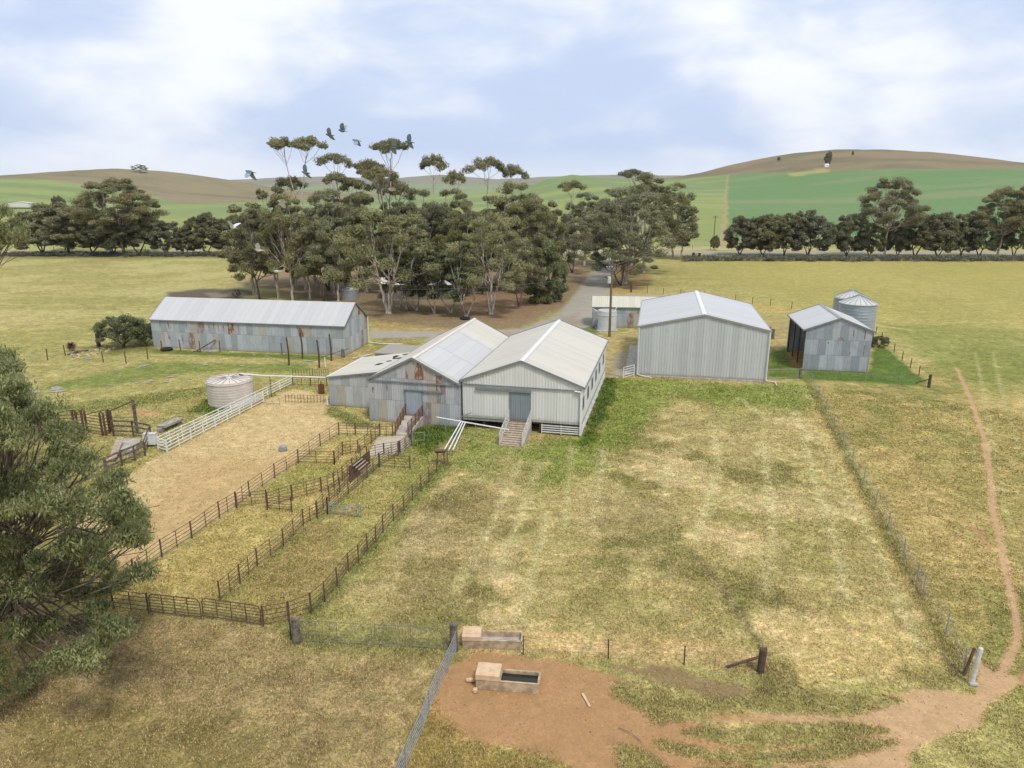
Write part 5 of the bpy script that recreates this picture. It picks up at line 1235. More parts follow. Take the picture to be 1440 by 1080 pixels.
run('hurdle', 'low grey hurdle in the weeds under the old shed', 'gate', [(580, 622), (597, 621)], m='galv', h=.8, nr=2, post=.05, mids=0)
# front of apron: curved rusty fence
run('pipe_fence', 'rusty fence round the front of the concrete apron', 'fence', [(516, 645), (540, 640), (561, 637), (563, 636), (579, 622), (579.5, 612)], group=YG, h=.95)
# far roadside
for i, (x_, y_) in enumerate(((975, 361.5), (983.5, 362))):
    p = G(x_, y_); tag(MB().lathe(p, [(.35, 0), (.4, 1.2), (.42, 1.25), (0, 1.3)], 10).build('roadside_bin', M['black'], loc=p), ['left', 'right'][i] + ' of two dark bins beside the road', 'bin', 'bins beside the road')
def farfence(label, x0, x1, y_): 
    P = [Vector((x, y_, float(terr(x, y_)))) for x in np.arange(x0, x1, 6.0)]
    wirefence('wire_fence', label, P, 1.2, 2, pw=.1, wr=.02)
farfence('distant wire fence beyond the road on the right', 48, 160, 240)
farfence('distant wire fence beyond the road on the left', -150, -60, 236)
rr_ = empty('road_rail', T(960, 349), 'pale roadside rails by the far farm entrance', 'fence')
P = [T(x_, 349) for x_ in range(948, 996, 8)]
mb = MB()
for hz in (.4, .8, 1.2): mb.tube([p + Z * hz for p in P], .05, 5)
mb.build('rail', M['galv'], rr_)
for p in P: MB().beam(p, p + Z * 1.3, .12).build('post', M['white_worn'], rr_)
# ------------------------------------------------------------------ trees
tr = np.random.default_rng(11)
def leaves_mesh(name, centres, radii, per, size, aspect, material, flat=0.6, droop=0.0, sub=7, tip=0.15, ruddy=0.3, hollow=0.5):
    "crown of many small leaf faces gathered in uneven clumps"
    Ps = []; Rs = []; Tn = []
    for c, r in zip(centres, radii):
        k = tr.integers(max(sub - 2, 2), sub + 3)
        dirs = tr.normal(size=(k, 3)); dirs /= np.linalg.norm(dirs, axis=1)[:, None]; dirs[:, 2] *= flat * 0.8
        sc = np.array(c) + dirs * r * 0.62 * tr.random((k, 1)) ** 0.5
        sr = r * (0.38 + 0.25 * tr.random(k)); n = max(int(per / k), 3)
        rud = ruddy * tr.random()
        for j in range(k):
            d = tr.normal(size=(n, 3)); d /= np.linalg.norm(d, axis=1)[:, None]
            rad = sr[j] * (1 - hollow * tr.random((n, 1)) ** 1.6) * (1 + 0.25 * tr.normal(size=(n, 1)) * 0.5)
            dd = d * rad; dd[:, 2] *= flat; dd[:, 2] = np.where(dd[:, 2] < 0, dd[:, 2] * 0.65, dd[:, 2])
            Ps.append(sc[j] + dd); Rs.append(d)
            br = np.clip(0.45 + 0.35 * tr.normal(size=n) * 0.6 + 0.25 * tr.normal(), 0, 1)
            ru = np.clip((d[:, 2] > 0.3) * rud * (0.4 + tr.random(n)) + (tr.random(n) < tip * 0.3) * 0.6, 0, 1)
            Tn.append(np.stack([br, ru, np.zeros(n)], 1))
    P = np.concatenate(Ps); D = np.concatenate(Rs); T_ = np.concatenate(Tn); N = len(P)
    ax = tr.normal(size=(N, 3)); ax[:, 2] -= droop * 2.2; ax /= np.linalg.norm(ax, axis=1)[:, None]
    nrm = D * 1.5 + tr.normal(size=(N, 3)) * 0.55 + np.array([0, 0, 0.6]); sd_ = np.cross(ax, nrm); sd_ /= (np.linalg.norm(sd_, axis=1)[:, None] + 1e-6)
    L = size * (0.6 + 0.8 * tr.random((N, 1))); Wd = L * aspect
    v0 = P - ax * L * .5; v1 = P + sd_ * Wd * .5 - ax * L * .05; v2 = P + ax * L * .5; v3 = P - sd_ * Wd * .5 - ax * L * .05
    V = np.stack([v0, v1, v2, v3], 1).reshape(-1, 3); fc = np.arange(N * 4).reshape(N, 4)
    return fast_mesh(name, V, fc, [material], np.repeat(T_, 4, axis=0))

def limb(mb, p, q, r0, r1, sag=0.0, n=5, seg=5, wob=0.05):
    p, q = Vector(p), Vector(q); L = (q - p).length; pts = []; rad = []
    for i in range(seg + 1):
        f = i / seg; v = p.lerp(q, f); v.z += -sag * L * 4 * f * (1 - f) * 0.25
        if 0 < i < seg: v += Vector([random.uniform(-1, 1) * wob * L for _ in range(3)])
        pts.append(v); rad.append(r0 + (r1 - r0) * f)
    mb.tube(pts, rad, n, False); return pts
def wood_mesh(name, centres, H, stems, fork, r0, material, base_spread=0.4, groups=5, twigs=True):
    mb = MB(); cs_ = [Vector(c) for c in centres]
    stems_l = []
    for s in range(stems):
        a_ = s * 2.4 + random.random(); off = Vector((math.cos(a_), math.sin(a_), 0)) * (base_spread * (stems > 1)) * random.uniform(.6, 1.2)
        stems_l.append(off)
    G_ = {}
    for c in cs_:
        ang = math.atan2(c.y, c.x); k = int((ang + math.pi) / (2 * math.pi) * groups) % groups
        lv = 1 if c.z > H * 0.72 else 0
        G_.setdefault((k, lv), []).append(c)
    tops = []
    for i, off in enumerate(stems_l):
        lean = off * 3.2
        top = Vector((lean.x, lean.y, fork * random.uniform(.85, 1.2))) if stems > 1 else Vector((random.uniform(-.3, .3), random.uniform(-.3, .3), fork))
        rr = r0 if stems == 1 else r0 * .72
        limb(mb, off * 0.5 - Z * 0.2, off * .55 + Z * 0.35, rr * 1.5, rr, 0, 8, 2, 0.0)
        limb(mb, off * .55 + Z * 0.3, top, rr, rr * .72, 0, 8, 5, 0.03); tops.append((top, rr * .72))
    gi = 0
    for key, cl in G_.items():
        cen = sum(cl, Vector()) / len(cl)
        top, rr = min(tops, key=lambda t: ((t[0] - cen).xy.length + random.random()))
        mid = top.lerp(cen, 0.62); mid.z = top.z + (cen.z - top.z) * 0.55
        ra = rr * random.uniform(.5, .75); pts = limb(mb, top - Z * 0.15, mid, ra, ra * .6, 0.35, 6, 5, 0.045)
        for c in cl:
            st = pts[random.randint(2, len(pts) - 1)]
            e = c - Z * 0.1; limb(mb, st, e, ra * .42, 0.02 + ra * .06, 0.4, 5, 4, 0.06)
            if twigs:
                for _ in range(2): limb(mb, st.lerp(e, .6), e + Vector([random.uniform(-1, 1) for _ in range(3)]) * 0.9, ra * .16, .015, .2, 3, 2, .05)
    return mb
def mb_mesh(mb, name, m):
    me = bpy.data.meshes.new(name); me.from_pydata(mb.v, [], mb.f); me.materials.append(m)
    me.polygons.foreach_set('use_smooth', [True] * len(mb.f)); return me

DOME = []
def umbrella_wood(c, fork, r0):
    mb = MB(); F_ = Vector((0, 0, fork)); limb(mb, (0, 0, -.2), (0, 0, .4), r0 * 1.5, r0, 0, 8, 2, 0); limb(mb, (0, 0, .3), F_, r0, r0 * .75, 0, 8, 6, .012)
    for i, (x, y, z, rd) in enumerate(DOME):
        hub = Vector((x * .8, y * .8, z - rd * 1.15)); limb(mb, F_ - Z * .1, hub, r0 * .55, r0 * .34, .25, 6, 5, .02)
        for q in c[i * 8:i * 8 + 8]:
            if random.random() < .75: limb(mb, hub.lerp(F_, random.uniform(0, .25)), Vector(q), r0 * .2, .03, .25, 4, 4, .03)
    return mb
def centres_for(kind, H, R, n, lo, seed):
    r_ = random.Random(seed); out = []; rad = []
    if kind == 'umbrella':
        K = {12: 1, 15: 2}.get(n, 5)
        for j in range(K):
            a_ = j * 2.39996 + r_.random() * .8; rc = R * (0.6 if K > 2 else (.48 if K == 2 else .08)) * (0.25 if j == 0 and K > 3 else r_.uniform(.85, 1.1)); rd = R * (r_.uniform(.36, .50) if K > 2 else (r_.uniform(.46, .6) if K == 2 else .85))
            a_ = a_ if K != 2 else (j * math.pi + .2)
            zc = H - (H - lo) * (0.0 if j == 0 else (r_.uniform(.05, .95) if K > 2 else .12)); DOME.append((rc * math.cos(a_), rc * math.sin(a_), zc, rd))
            for q in range(8):
                b_ = q * 2.39996; dr = rd * math.sqrt((q + .3) / 8)
                out.append((rc * math.cos(a_) + dr * math.cos(b_), rc * math.sin(a_) + dr * math.sin(b_), zc - .45 * rd * (dr / rd) ** 2 - .25 * rd)); rad.append(rd * r_.uniform(.42, .58))
        return out, rad
    for i in range(n):
        a_ = i * 2.39996 + r_.random() * 0.9
        if kind == 'umbrella':
            rr = R * math.sqrt((i + .5) / n); z = H - (H - lo) * (0.35 * (rr / R) ** 2 + 0.45 * r_.random() ** 1.8)
            cr = R * r_.uniform(.26, .42)
        elif kind == 'spread':
            u = (i + .5) / n; ph = math.acos(1 - 1.25 * u); k = 0.62 + 0.38 * r_.random() ** .5
            rr = R * math.sin(ph) * k * r_.uniform(.85, 1.15); z = lo + (H - lo) * (0.30 + 0.70 * math.cos(ph) * k) - .0
            cr = R * r_.uniform(.18, .34)
        elif kind == 'round':
            u = (i + .5) / n; ph = math.acos(1 - 1.7 * u); k = 0.45 + 0.55 * r_.random() ** .5
            rr = R * math.sin(ph) * k; z = (lo + H) / 2 + (H - lo) / 2 * math.cos(ph) * k; cr = R * r_.uniform(.15, .33)
        else:   # tower
            f = r_.random(); z = lo + (H - lo) * f; rr = R * (0.35 + 0.65 * math.sin(math.pi * (0.15 + 0.8 * f))) * r_.random() ** .5; cr = R * r_.uniform(.28, .42)
        out.append((rr * math.cos(a_), rr * math.sin(a_), z - cr * 0.4)); rad.append(cr)
    return out, rad

VAR = {}
def variant(key, kind, H, R, n, lo, per, size, stems, fork, r0, lm, bm, flat, seed, ruddy=.3, aspect=.5, droop=.3, bs=.4, hollow=.5, groups=5):
    DOME.clear(); random.seed(seed); c, r = centres_for(kind, H, R, n, lo, seed)
    cm = leaves_mesh('crown', c, r, per, size, aspect, M[lm], flat, droop, ruddy=ruddy, hollow=hollow)
    tm = mb_mesh(umbrella_wood(c, fork, r0) if kind == 'umbrella' else wood_mesh('trunk', c, H, stems, fork, r0, None, bs, groups), 'trunk', M[bm])
    VAR[key] = (tm, cm, H, R * {'umbrella': 1.12, 'spread': 1.08, 'tower': 1.08, 'round': 1.0}[kind])
variant('umb1', 'umbrella', 26, 5.2, 15, 22.6, 480, .30, 2, 13.5, .2, 'leaf_gum', 'bark_white', .72, 1, .6)
variant('umb2', 'umbrella', 24, 6.0, 26, 15.5, 480, .30, 3, 10, .26, 'leaf_gum', 'bark_white', .7, 2, .4)
variant('umb3', 'umbrella', 20, 3.6, 12, 16, 420, .30, 2, 10, .16, 'leaf_gum', 'bark_white', .72, 3, .6)
variant('gum1', 'spread', 17, 7.0, 40, 4.0, 850, .30, 3, 4.2, .36, 'leaf_gum', 'bark_white', .7, 4, .12, bs=.5, groups=6)
variant('gum2', 'spread', 19, 6.2, 42, 4.4, 850, .30, 1, 5.5, .32, 'leaf_gum', 'bark_white', .7, 5, .15, groups=6)
variant('gum3', 'spread', 14, 5.5, 36, 3.0, 800, .28, 2, 3.2, .24, 'leaf_gum', 'bark_dark', .7, 6, .15, bs=.35)
variant('slim1', 'tower', 15, 3.4, 26, 4.0, 900, .32, 1, 5.0, .22, 'leaf_gum', 'bark_white', .8, 7, .15)
variant('slim2', 'tower', 12, 2.8, 22, 2.4, 800, .30, 2, 2.6, .18, 'leaf_green', 'bark_white', .75, 8, .2)
variant('bright', 'spread', 11, 4.6, 34, 3.0, 850, .32, 2, 3.0, .26, 'leaf_bright', 'bark_white', .65, 9, .4)
variant('dark1', 'round', 11, 5.0, 84, 0.7, 560, .36, 3, 1.8, .2, 'leaf_dark', 'bark_dark', .8, 10, .15, bs=.35)
variant('dark2', 'round', 10, 4.2, 72, 0.5, 560, .34, 2, 1.6, .22, 'leaf_dark', 'bark_dark', .85, 12, .1, bs=.3)
variant('dark3', 'round', 12, 5.4, 88, 0.8, 560, .34, 2, 2.4, .26, 'leaf_dark', 'bark_dark', .75, 13, .25, bs=.4)
variant('biggum', 'spread', 25, 10.0, 62, 9, 1100, .38, 1, 8, .42, 'leaf_gum', 'bark_white', .6, 14, .5, groups=7)
variant('conifer', 'tower', 8, 3.2, 36, 0.9, 620, .26, 2, 1.2, .2, 'leaf_green', 'bark_dark', .9, 15, .1)
variant('shrub', 'round', 4.2, 3.2, 64, 0.9, 420, .18, 3, .8, .14, 'leaf_green', 'bark_dark', .7, 16, .1, bs=.25)
variant('scrub', 'round', 1.6, 1.1, 9, 0.2, 200, .16, 2, .3, .05, 'leaf_grey', 'bark_dark', .8, 17, .1, bs=.1)

used_t = {}
def tree(key, p, H, R, label, cat='tree', group=None, rz=None, name='gum_tree'):
    tm, cm, H0, R0 = VAR[key]
    root = empty(name, p, label, cat, group)
    root.scale = (R / R0, R / R0, H / H0); root.rotation_euler = (0, 0, random.random() * 6.28 if rz is None else rz)
    for nm, me in (('trunk', tm), ('crown', cm)):
        o = bpy.data.objects.new(nm, me); COL.objects.link(o); o.parent = root
    return root
def treepx(key, px, by, ty, wpx, label, **kw):
    "trunk foot at (px, by), crown top at height ty and about wpx wide in the photograph"
    p = T(px, by); H = A(px, ty, p.y).z - p.z
    dep = p.y * CP + (CAMH - (p.z + H * .5)) * SP
    return tree(key, p, H, wpx / 1000 * dep / 2 * (1.18 if key.startswith('umb') else 1.0), label, **kw)
random.seed(3)
# grove: trunks in front, crowns behind
GR = 'gum trees of the grove'
for a_ in [
 ('umb1', 430, 408, 189, 78, 'bare stemmed gum whose two flat crowns stand clear of the grove at its upper left', 0.6),
 ('umb3', 417, 404, 246, 46, 'short flat topped gum just below the tall bare stemmed one at upper left', 1.0),
 ('umb2', 486, 406, 213, 78, 'tall gum with tiered flat crowns right of the bare stemmed one', 2.0),
 ('umb2', 553, 400, 192, 96, 'tallest gum in the middle of the grove with a broad flat top crown', 0.3),
 ('umb3', 545, 410, 232, 52, 'smaller flat crown in front of the tallest middle gum', 3.0),
 ('umb3', 613, 402, 215, 42, 'single small flat crown standing right of the tallest gum', 1.1),
 ('umb3', 644, 398, 238, 34, 'small open crown low on the skyline, right of the single flat crown', 4.0),
 ('umb3', 686, 398, 219, 60, 'feathery open crown on the skyline above the right half of the grove', 5.0),
 ('umb3', 722, 396, 229, 40, 'rightmost small flat crown on the skyline of the main grove', 2.2),
 ('gum3', 366, 421, 290, 92, 'leaning dark stemmed gum at the left edge of the grove', 1.4),
 ('slim1', 392, 420, 262, 60, 'slender gum with a greenish top at the left of the grove', 0.1),
 ('gum2', 412, 424, 268, 84, 'upright gum with orange tinted top near the left end of the grove', 0.9),
 ('slim1', 436, 422, 290, 56, 'thin white stemmed gum, second row from the left end', 2.9),
 ('gum3', 456, 424, 300, 76, 'two stemmed gum left of the large white trunk', 2.0),
 ('slim1', 476, 424, 320, 52, 'thin gum close behind the long shed gable', 0.4),
 ('gum2', 470, 412, 262, 90, 'broad gum in the back row left of centre', 4.4),
 ('gum1', 547, 441, 281, 150, 'great white trunked gum forking low in front of the house', 0.35),
 ('gum2', 515, 410, 268, 96, 'dense gum behind the great white trunked one', 1.9),
 ('slim2', 586, 437, 345, 62, 'small grey green gum just right of the great white trunked one', 1.2),
 ('slim2', 612, 441, 350, 62, 'small many stemmed gum with thin white stems', 2.2),
 ('slim2', 634, 440, 342, 62, 'small leaning gum with a pale stem left of the tyre', 0.9),
 ('slim2', 655, 446, 338, 62, 'small gum with a peeling white trunk rising beside the black tyre', 4.2),
 ('bright', 652, 418, 298, 62, 'yellow green young gum in the middle of the grove', 0.4),
 ('bright', 628, 416, 322, 70, 'lower yellow green gum left of the young one', 1.4),
 ('gum2', 590, 408, 262, 92, 'leafy gum in the back row right of the tallest crown', 3.0),
 ('gum2', 640, 404, 262, 88, 'leafy gum in the back row at the centre right', 0.2),
 ('gum1', 690, 442, 292, 118, 'thick trunked gum with twin leaning boles beside the drive', 1.2),
 ('gum2', 722, 408, 252, 110, 'wide gum behind the twin trunked one', 2.6),
 ('gum1', 745, 400, 262, 96, 'grey gum at the right of the main grove', 5.1),
 ('gum3', 730, 432, 330, 72, 'low gum with drooping crown right of the twin trunked one', 3.3),
 ('conifer', 768, 427, 343, 62, 'dense blue green conifer like tree at the bend of the drive', 0.0),
 ('conifer', 786, 421, 372, 28, 'small dark bush right of the dense blue green tree', 1.7),
 ('gum3', 783, 402, 292, 60, 'gum with a bare pale bough leaning over the drive', 0.7),
 ('gum3', 805, 384, 300, 66, 'dark gum left of the drive halfway to the road', 2.1),
 ('gum2', 822, 374, 268, 70, 'tall gum left of the drive near the road', 0.5),
 ('umb3', 800, 378, 252, 42, 'gum with small flat crowns above the left side of the drive', 0.0),
 ('gum3', 838, 370, 282, 56, 'gum at the far end of the drive on its left', 4.0),
 ('gum1', 879, 399, 252, 118, 'large grey green gum standing right of the drive', 0.15),
 ('gum3', 873, 402, 322, 92, 'low bushy gum in front of the large one right of the drive', 2.0),
 ('gum2', 905, 384, 240, 104, 'tall brown topped gum behind the large one right of the drive', 1.0),
 ('umb2', 892, 376, 236, 84, 'flat topped gum highest over the right end of the grove', 2.5),
 ('gum2', 945, 364, 254, 70, 'dark gum at the right end of the grove beside the road', 3.7),
 ('slim1', 957, 365, 290, 46, 'small gum last on the right of the grove', 0.6),
 ('gum2', 860, 372, 262, 76, 'gum closing the view at the end of the drive', 5.5)]:
    treepx(*a_[:6], rz=a_[6], group=GR)
for x_, by, ty, w_ in ((572, 436, 352, 60), (560, 432, 340, 56)): treepx('slim2', x_, by, ty, w_, 'low leafy gum right in front of the pale house roof', group=GR)
# extra trunks and crowns deep inside the grove, all alike
for i in range(16):
    x_ = 360 + i * 27 + random.uniform(-6, 6); by = random.choice((398, 402, 408, 414))
    treepx(random.choice(('gum2', 'gum3', 'slim1')), x_, by, 274 + random.uniform(-8, 24), random.uniform(66, 92), 'grey green gum crowded among others deep inside the grove', group='crowded gums deep in the grove')
# left tree line
LL = 'trees of the left hand tree line'
for a_ in [
 ('dark1', 60, 357, 286, 74, 'dark round tree at the left end of the left tree line'), ('dark3', 98, 358, 281, 84, 'dark broad tree second in the left tree line'),
 ('dark2', 92, 352, 272, 26, 'small dark crown poking above the left end of the left tree line'),
 ('dark2', 130, 358, 290, 66, 'dark tree under the big brown topped gum, on its left'), ('biggum', 175, 359, 245, 112, 'big brown topped gum towering over the left tree line'),
 ('dark1', 160, 359, 290, 70, 'dense dark tree at the foot of the big brown topped gum'), ('dark3', 196, 358, 288, 64, 'dark tree under the right side of the big brown topped gum'),
 ('dark2', 234, 358, 308, 46, 'small olive tree right of the big brown topped gum'), ('dark1', 291, 358, 297, 58, 'open crowned olive tree left of the grove edge'),
 ('dark2', 262, 358, 322, 30, 'lowest bush like tree in the gap of the left tree line'), ('dark1', 328, 358, 300, 56, 'dark tree behind the left edge of the grove'), ('dark3', 352, 357, 302, 60, 'dark tree half behind the grove edge')]:
    treepx(*a_[:6], group=LL, name='windbreak_tree')
RL = 'trees of the right hand tree line'
for a_ in [
 ('dark2', 1040, 359, 301, 46, 'first dark tree at the left end of the right tree line'), ('dark1', 1072, 360, 299, 52, 'second dark tree of the right tree line'),
 ('dark3', 1102, 360, 297, 54, 'third dark tree of the right tree line'), ('dark1', 1136, 361, 293, 66, 'broad dark tree before the gap in the right tree line'),
 ('dark1', 1190, 361, 299, 52, 'dark tree just left of the tall brown topped gum'), ('biggum', 1243, 362, 244, 86, 'tall brown topped gum standing out of the right tree line'),
 ('dark2', 1222, 361, 312, 42, 'small dark tree at the left foot of the tall gum'), ('dark3', 1286, 362, 296, 62, 'dark tree right of the tall gum'), ('dark2', 1262, 361, 306, 38, 'small dark tree at the right foot of the tall gum'),
 ('dark1', 1318, 362, 296, 54, 'second dark tree right of the tall gum'), ('dark2', 1350, 362, 298, 46, 'dark tree left of the gums at the right edge'),
 ('dark3', 1376, 362, 300, 48, 'dark tree under the gums at the right edge'), ('biggum', 1402, 363, 258, 74, 'brown topped gum near the right edge of the tree line'), ('biggum', 1446, 364, 246, 80, 'last tall gum cut by the right edge of the picture'),
 ('dark3', 1425, 362, 300, 50, 'dark tree between the two gums at the right edge'), ('dark1', 1490, 362, 298, 60, 'dark tree just beyond the right edge'), ('dark1', 1005, 352, 330, 14, 'small sapling left of the right tree line')]:
    treepx(*a_[:6], group=RL, name='windbreak_tree')
# trees far off
for x_, by, ty, w_, lb_ in ((197, 240, 231, 22, 'lone flat tree on the crest of the left hill'), (1163, 231, 214, 9, 'dark tree in a gully high on the right hill'), (1166, 222, 212, 6, 'small tree above the gully on the right hill'),
                            (1095, 224, 220, 4, 'tiny bush on the left shoulder of the right hill'), (1199, 216, 212, 3, 'tiny bush on the crest of the right hill')):
    p = T(x_, by + 3); H = max(A(x_, ty, p.y).z - p.z, 2.5); tree('gum3' if w_ > 10 else 'dark2', p, H, w_ / 1000 * p.y / 2, lb_, name='hill_tree', group='lone trees on the hills')
# bushes in the yards
treepx('shrub', 174, 488, 441, 66, 'small spreading olive green tree left of the long shed', name='small_tree')
treepx('shrub', 206, 486, 452, 34, 'dark bush against the left end of the long shed', name='bush')
treepx('scrub', 333, 419, 407, 13, 'small brown bush on the burnt heap', name='bush')
treepx('shrub', 1236, 488, 472, 26, 'dark scrubby bush at the foot of the silos', name='bush')
treepx('shrub', 964, 440, 424, 1, 'bush', name='bush') if False else None
p = G(101, 493); mb = MB()
for k in range(420):
    d = Vector([random.gauss(0, 1) for _ in range(3)]).normalized() * .62; c = p + Z * .6
    mb.tube([c, c + d * .6, c + d * random.uniform(.85, 1.15)], [.012, .01, .004], 3, False)
tag(mb.build('tumbleweed', M['rust'], loc=p), 'round ball of dead brown scrub by the wire fence at far left', 'scrub ball')
# hedge of saltbush along the tree lines
def hedge(name, label, x0, x1, yc, wd_, h, n):
    X = tr.uniform(x0, x1, n); Y = yc + tr.normal(size=n) * wd_ * .4; c = [(x, y, h * .35 * k) for x, y, k in zip(X, Y, tr.uniform(.5, 1.2, n))]
    me = leaves_mesh(name, c, tr.uniform(.7, 1.3, n) * h * .6, 90, .30, .6, M['leaf_grey'], .7, 0, sub=4, ruddy=.05)
    o = bpy.data.objects.new(name, me); COL.objects.link(o); tag(o, label, 'hedge', kind='stuff')
pr0 = G(1025, 366).y; pl0 = G(200, 360).y
hedge('saltbush_hedge', 'low grey saltbush growing along the foot of the right tree line', 48, 175, pr0 - 1, 3.5, 2.3, 620)
hedge('saltbush_hedge', 'low grey saltbush growing along the foot of the left tree line', -165, -62, pl0, 3.5, 2.1, 420)
# grass left standing far behind
# near gum at the left and its neighbours
def near_gum(base, c, r, zlo, zhi, n, per, size, label, seed, cr=(.7, 1.2), trunk=.26, fork=3.0, cone=False):
    rr = random.Random(seed); cen = []; rad = []
    while cone and len(cen) < n:
        "drooping cone of foliage, broad below and narrow above"
        py = rr.uniform(470, 990); lim = np.interp(py, [470, 560, 600, 640, 680, 720, 760, 810, 860, 900, 940], [10, 45, 95, 145, 172, 200, 212, 232, 195, 150, 95])
        px = rr.uniform(-330, lim); v = A(px, py, rr.uniform(21.0, 31.0))
        if v.z < 0.9 or v.z > 13.5: continue
        cen.append(v); rad.append(rr.uniform(*cr))
    while len(cen) < n:
        x, y, z = [rr.uniform(-1, 1) for _ in range(3)]
        q = x * x + y * y + z * z
        if q > 1 or q < 0.22: continue
        f = (z + 1) / 2; k = 1.12 - 0.55 * f
        cen.append(Vector((c[0] + x * r * k, c[1] + y * r * k, zlo + (zhi - zlo) * f))); rad.append(rr.uniform(*cr))
    b_ = Vector(base); loc = [tuple(v - b_) for v in cen]
    root = empty('gum_tree', b_, label, 'tree', 'big gums at the left edge')
    random.seed(seed)
    mb = wood_mesh('trunk', loc, zhi, 1, fork, trunk, None, .4, 9)
    o = bpy.data.objects.new('trunk', mb_mesh(mb, 'trunk', M['bark_dark'])); COL.objects.link(o); o.parent = root
    me = leaves_mesh('crown', loc, rad, per, size, .26, M['leaf_near'], .85, .75, sub=12, ruddy=.12, hollow=.9)
    o = bpy.data.objects.new('crown', me); COL.objects.link(o); o.parent = root
near_gum((-23.6, 28.0, 0), (-21.4, 27.6), 8.0, 1.0, 12.6, 270, 1150, .165, 'nearest gum with long drooping green leaves filling the left foreground', 21, cr=(.55, 1.05), cone=True)
near_gum((-46.0, 47.0, 0), (-37.0, 46.0), 5.6, 14.6, 21.6, 110, 420, .24, 'tall gum whose crown just enters the picture at the left above the paddock', 22, cr=(.9, 1.5))
near_gum((-38.5, 46.0, 0), (-37.4, 46.5), 4.8, 2.0, 8.0, 90, 520, .22, 'smaller leafed gum behind the nearest one at the left edge', 23, cr=(.7, 1.2)) 

# ------------------------------------------------------------------ pigeons
def pigeon_mesh(name, wa, wb, sweep, material):
    "wa, wb: angle of each wing above the level; body and wings are merged into one skin"
    mb = MB()
    body = [(-.175, .004, .05), (-.15, .012, .055), (-.09, .022, .03), (-.05, .045, .042), (.0, .058, .055), (.06, .05, .052), (.10, .033, .036), (.125, .027, .03), (.15, .026, .028), (.168, .014, .016), (.185, .004, .005)]
    n = 10; vs = []; fs = []
    for x, ry, rz in body:
        for k in range(n):
            a_ = 2 * math.pi * k / n
            w_ = 0.055 if x < -.14 else (0.035 if x < -.08 else ry); h_ = 0.008 if x < -.14 else (.014 if x < -.08 else rz)
            z0 = 0.018 if .1 < x < .17 else 0.0
            vs.append((x, w_ * math.cos(a_), h_ * math.sin(a_) + z0))
    for i in range(len(body) - 1):
        for k in range(n): a_, b_ = i * n + k, i * n + (k + 1) % n; fs.append((a_, b_, b_ + n, a_ + n))
    fs += [tuple(range(n))[::-1], tuple((len(body) - 1) * n + k for k in range(n))]
    mb.add(vs, fs)
    for sgn, ang in ((1, wa), (-1, wb)):
        st = [(0.0, .08, -.07, .016), (.07, .10, -.075, .013), (.14, .105, -.085, .011), (.20, .085, -.085, .009), (.26, .04, -.08, .008), (.30, -.015, -.06, .007)]
        vs = []
        for s, xf, xb, th in st:
            f = s / .30; a2 = R_(ang) * (1 - .25 * f); y = math.cos(a2) * s + .02; z = math.sin(a2) * s + .02; xo = -sweep * f * f
            nx, nz = -math.sin(a2) * th, math.cos(a2) * th
            for xx in (xf + xo, (xf + xb) / 2 + xo, xb + xo):
                for e in (1, -1):
                    k_ = .5 if xx != (xf + xb) / 2 + xo else 1
                    vs.append((xx, sgn * (y + nx * e * k_), z + nz * e * k_))
        fs = []
        for i in range(len(st) - 1):
            b0, b1 = i * 6, (i + 1) * 6
            for q in ((0, 2), (2, 4), (4, 5), (5, 3), (3, 1), (1, 0)): fs.append((b0 + q[0], b0 + q[1], b1 + q[1], b1 + q[0]))
        fs += [(0, 1, 3, 2), (2, 3, 5, 4), (30, 32, 33, 31), (32, 34, 35, 33)]
        mb.add(vs, fs)
    me = bpy.data.meshes.new(name); me.from_pydata(mb.v, [], mb.f); me.materials.append(material)
    return me
def birdmat(name, body, wing, tail):
    m, t, b = mat(name, 0.7)
    x, y, z = t.xyz(t.node('ShaderNodeTexCoord').outputs['Object'])
    ay = t.math('ABSOLUTE', y)
    c = t.mix(t.ramp(ay, .05, .10), body, wing); c = t.mix(t.ramp(ay, .24, .34), c, tuple(k * .55 for k in wing))
    c = t.mix(t.ramp(x, -.14, -.16), c, tail); c = t.mix(t.ramp(x, .09, .12), c, tuple(k * .5 for k in body))
    t.put(b.inputs['Base Color'], c); return m
M['bird_grey'] = birdmat('grey_feathers', (.13, .16, .21), (.24, .29, .36), (.10, .11, .14))
M['bird_pale'] = birdmat('pale_feathers', (.55, .56, .58), (.62, .63, .65), (.45, .45, .47))
bm_ = {}
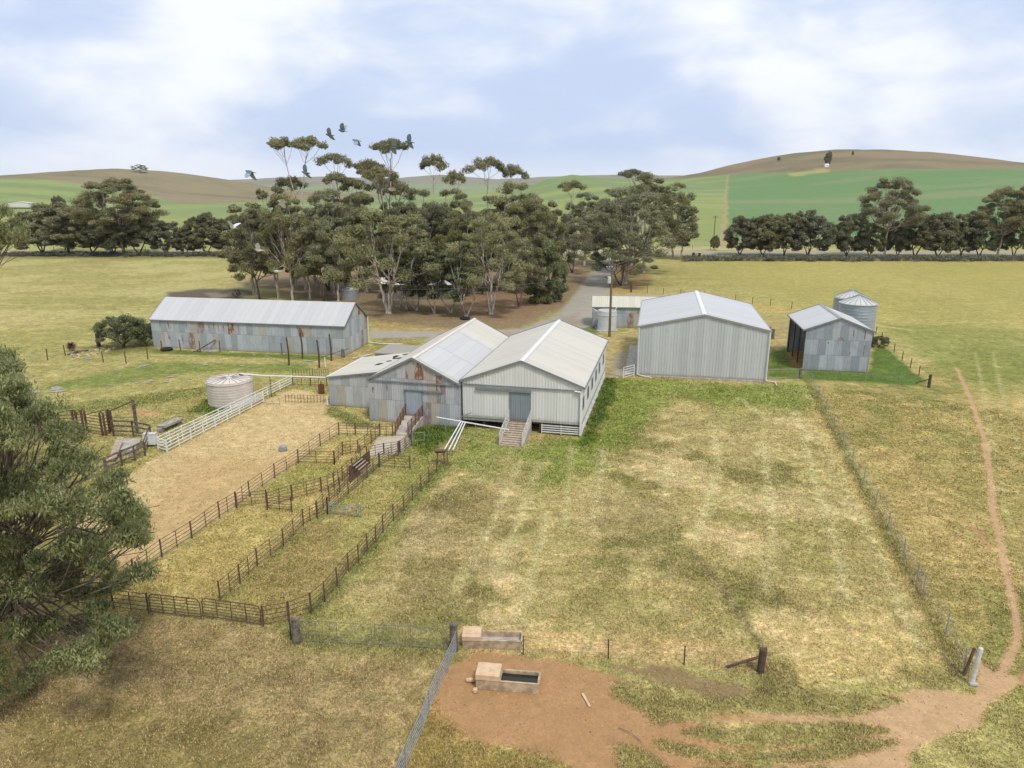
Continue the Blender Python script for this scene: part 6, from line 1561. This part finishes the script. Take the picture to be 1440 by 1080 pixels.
for i, (px, py, D_, heading, wa, wb, roll, col_, lb_) in enumerate([
    (352, 242, 17, 160, -66, -58, 12, 'grey', 'largest grey pigeon, alone in the sky left of the grove with a wing swept down'),
    (464, 190, 21, 165, 55, -35, 10, 'grey', 'leftmost of the three grey pigeons close together above the bare stemmed gum'),
    (482, 184, 21, 170, 70, 62, 5, 'grey', 'topmost of the three grey pigeons, its wings raised'),
    (502, 198, 21, 172, -58, -50, 5, 'grey', 'lowest of the three grey pigeons, wings beating down'),
    (576, 200, 20, 165, 60, -45, 15, 'grey', 'grey pigeon over the tallest gum crown, one wing straight up'),
    (554, 208, 20, 185, 30, -20, 30, 'grey', 'grey pigeon against the leaves left of the one over the tallest crown'),
    (430, 243, 20, 160, 60, -30, 20, 'grey', 'grey pigeon beside the bare stems of the upper left gum'),
    (397, 284, 20, 190, -10, -40, 20, 'pale', 'white pigeon against the left tops of the grove'),
    (328, 320, 20, 150, 45, 50, 10, 'pale', 'white pigeon with raised wings at the left edge of the grove'),
    (364, 352, 20, 170, 55, 10, 15, 'pale', 'white pigeon flying in front of the leaning gum'),
    (390, 382, 21, 200, -8, -12, 10, 'pale', 'lowest white pigeon, gliding in front of the thin trunks'),
    (551, 267, 22, 200, 10, -5, 5, 'pale', 'white pigeon against the crowns in the middle of the grove')]):
    me = pigeon_mesh('pigeon', wa, wb, .02, M['bird_' + col_])
    o = bpy.data.objects.new('pigeon', me); COL.objects.link(o); d = ray(px, py).normalized()
    o.location = Vector((0, 0, CAMH)) + d * D_
    o.rotation_euler = (R_(roll), R_(-6), R_(heading)); o.scale = (.72, .72, .72)
    md = o.modifiers.new('skin', 'REMESH'); md.mode = 'VOXEL'; md.voxel_size = 0.006; md.use_smooth_shade = True
    tag(o, lb_, 'pigeon', 'pigeons in flight')
make_grass(); make_pebbles()
# ------------------------------------------------------------------ air
hm = bpy.data.materials.new('air'); hm.use_nodes = True; ht = NT(hm.node_tree); ht.n.clear()
pv = ht.node('ShaderNodeVolumePrincipled', {'Color': (0.80, 0.86, 0.96, 1), 'Density': 0.00005, 'Anisotropy': 0.1})
ho = ht.node('ShaderNodeOutputMaterial'); ht.l.new(pv.outputs[0], ho.inputs['Volume'])
HB = MB().box((0, 0, 150), 9800, 9800, 320); hz = HB.build('haze', hm); tag(hz, 'thin pale air haze over the far hills', 'haze', kind='stuff')
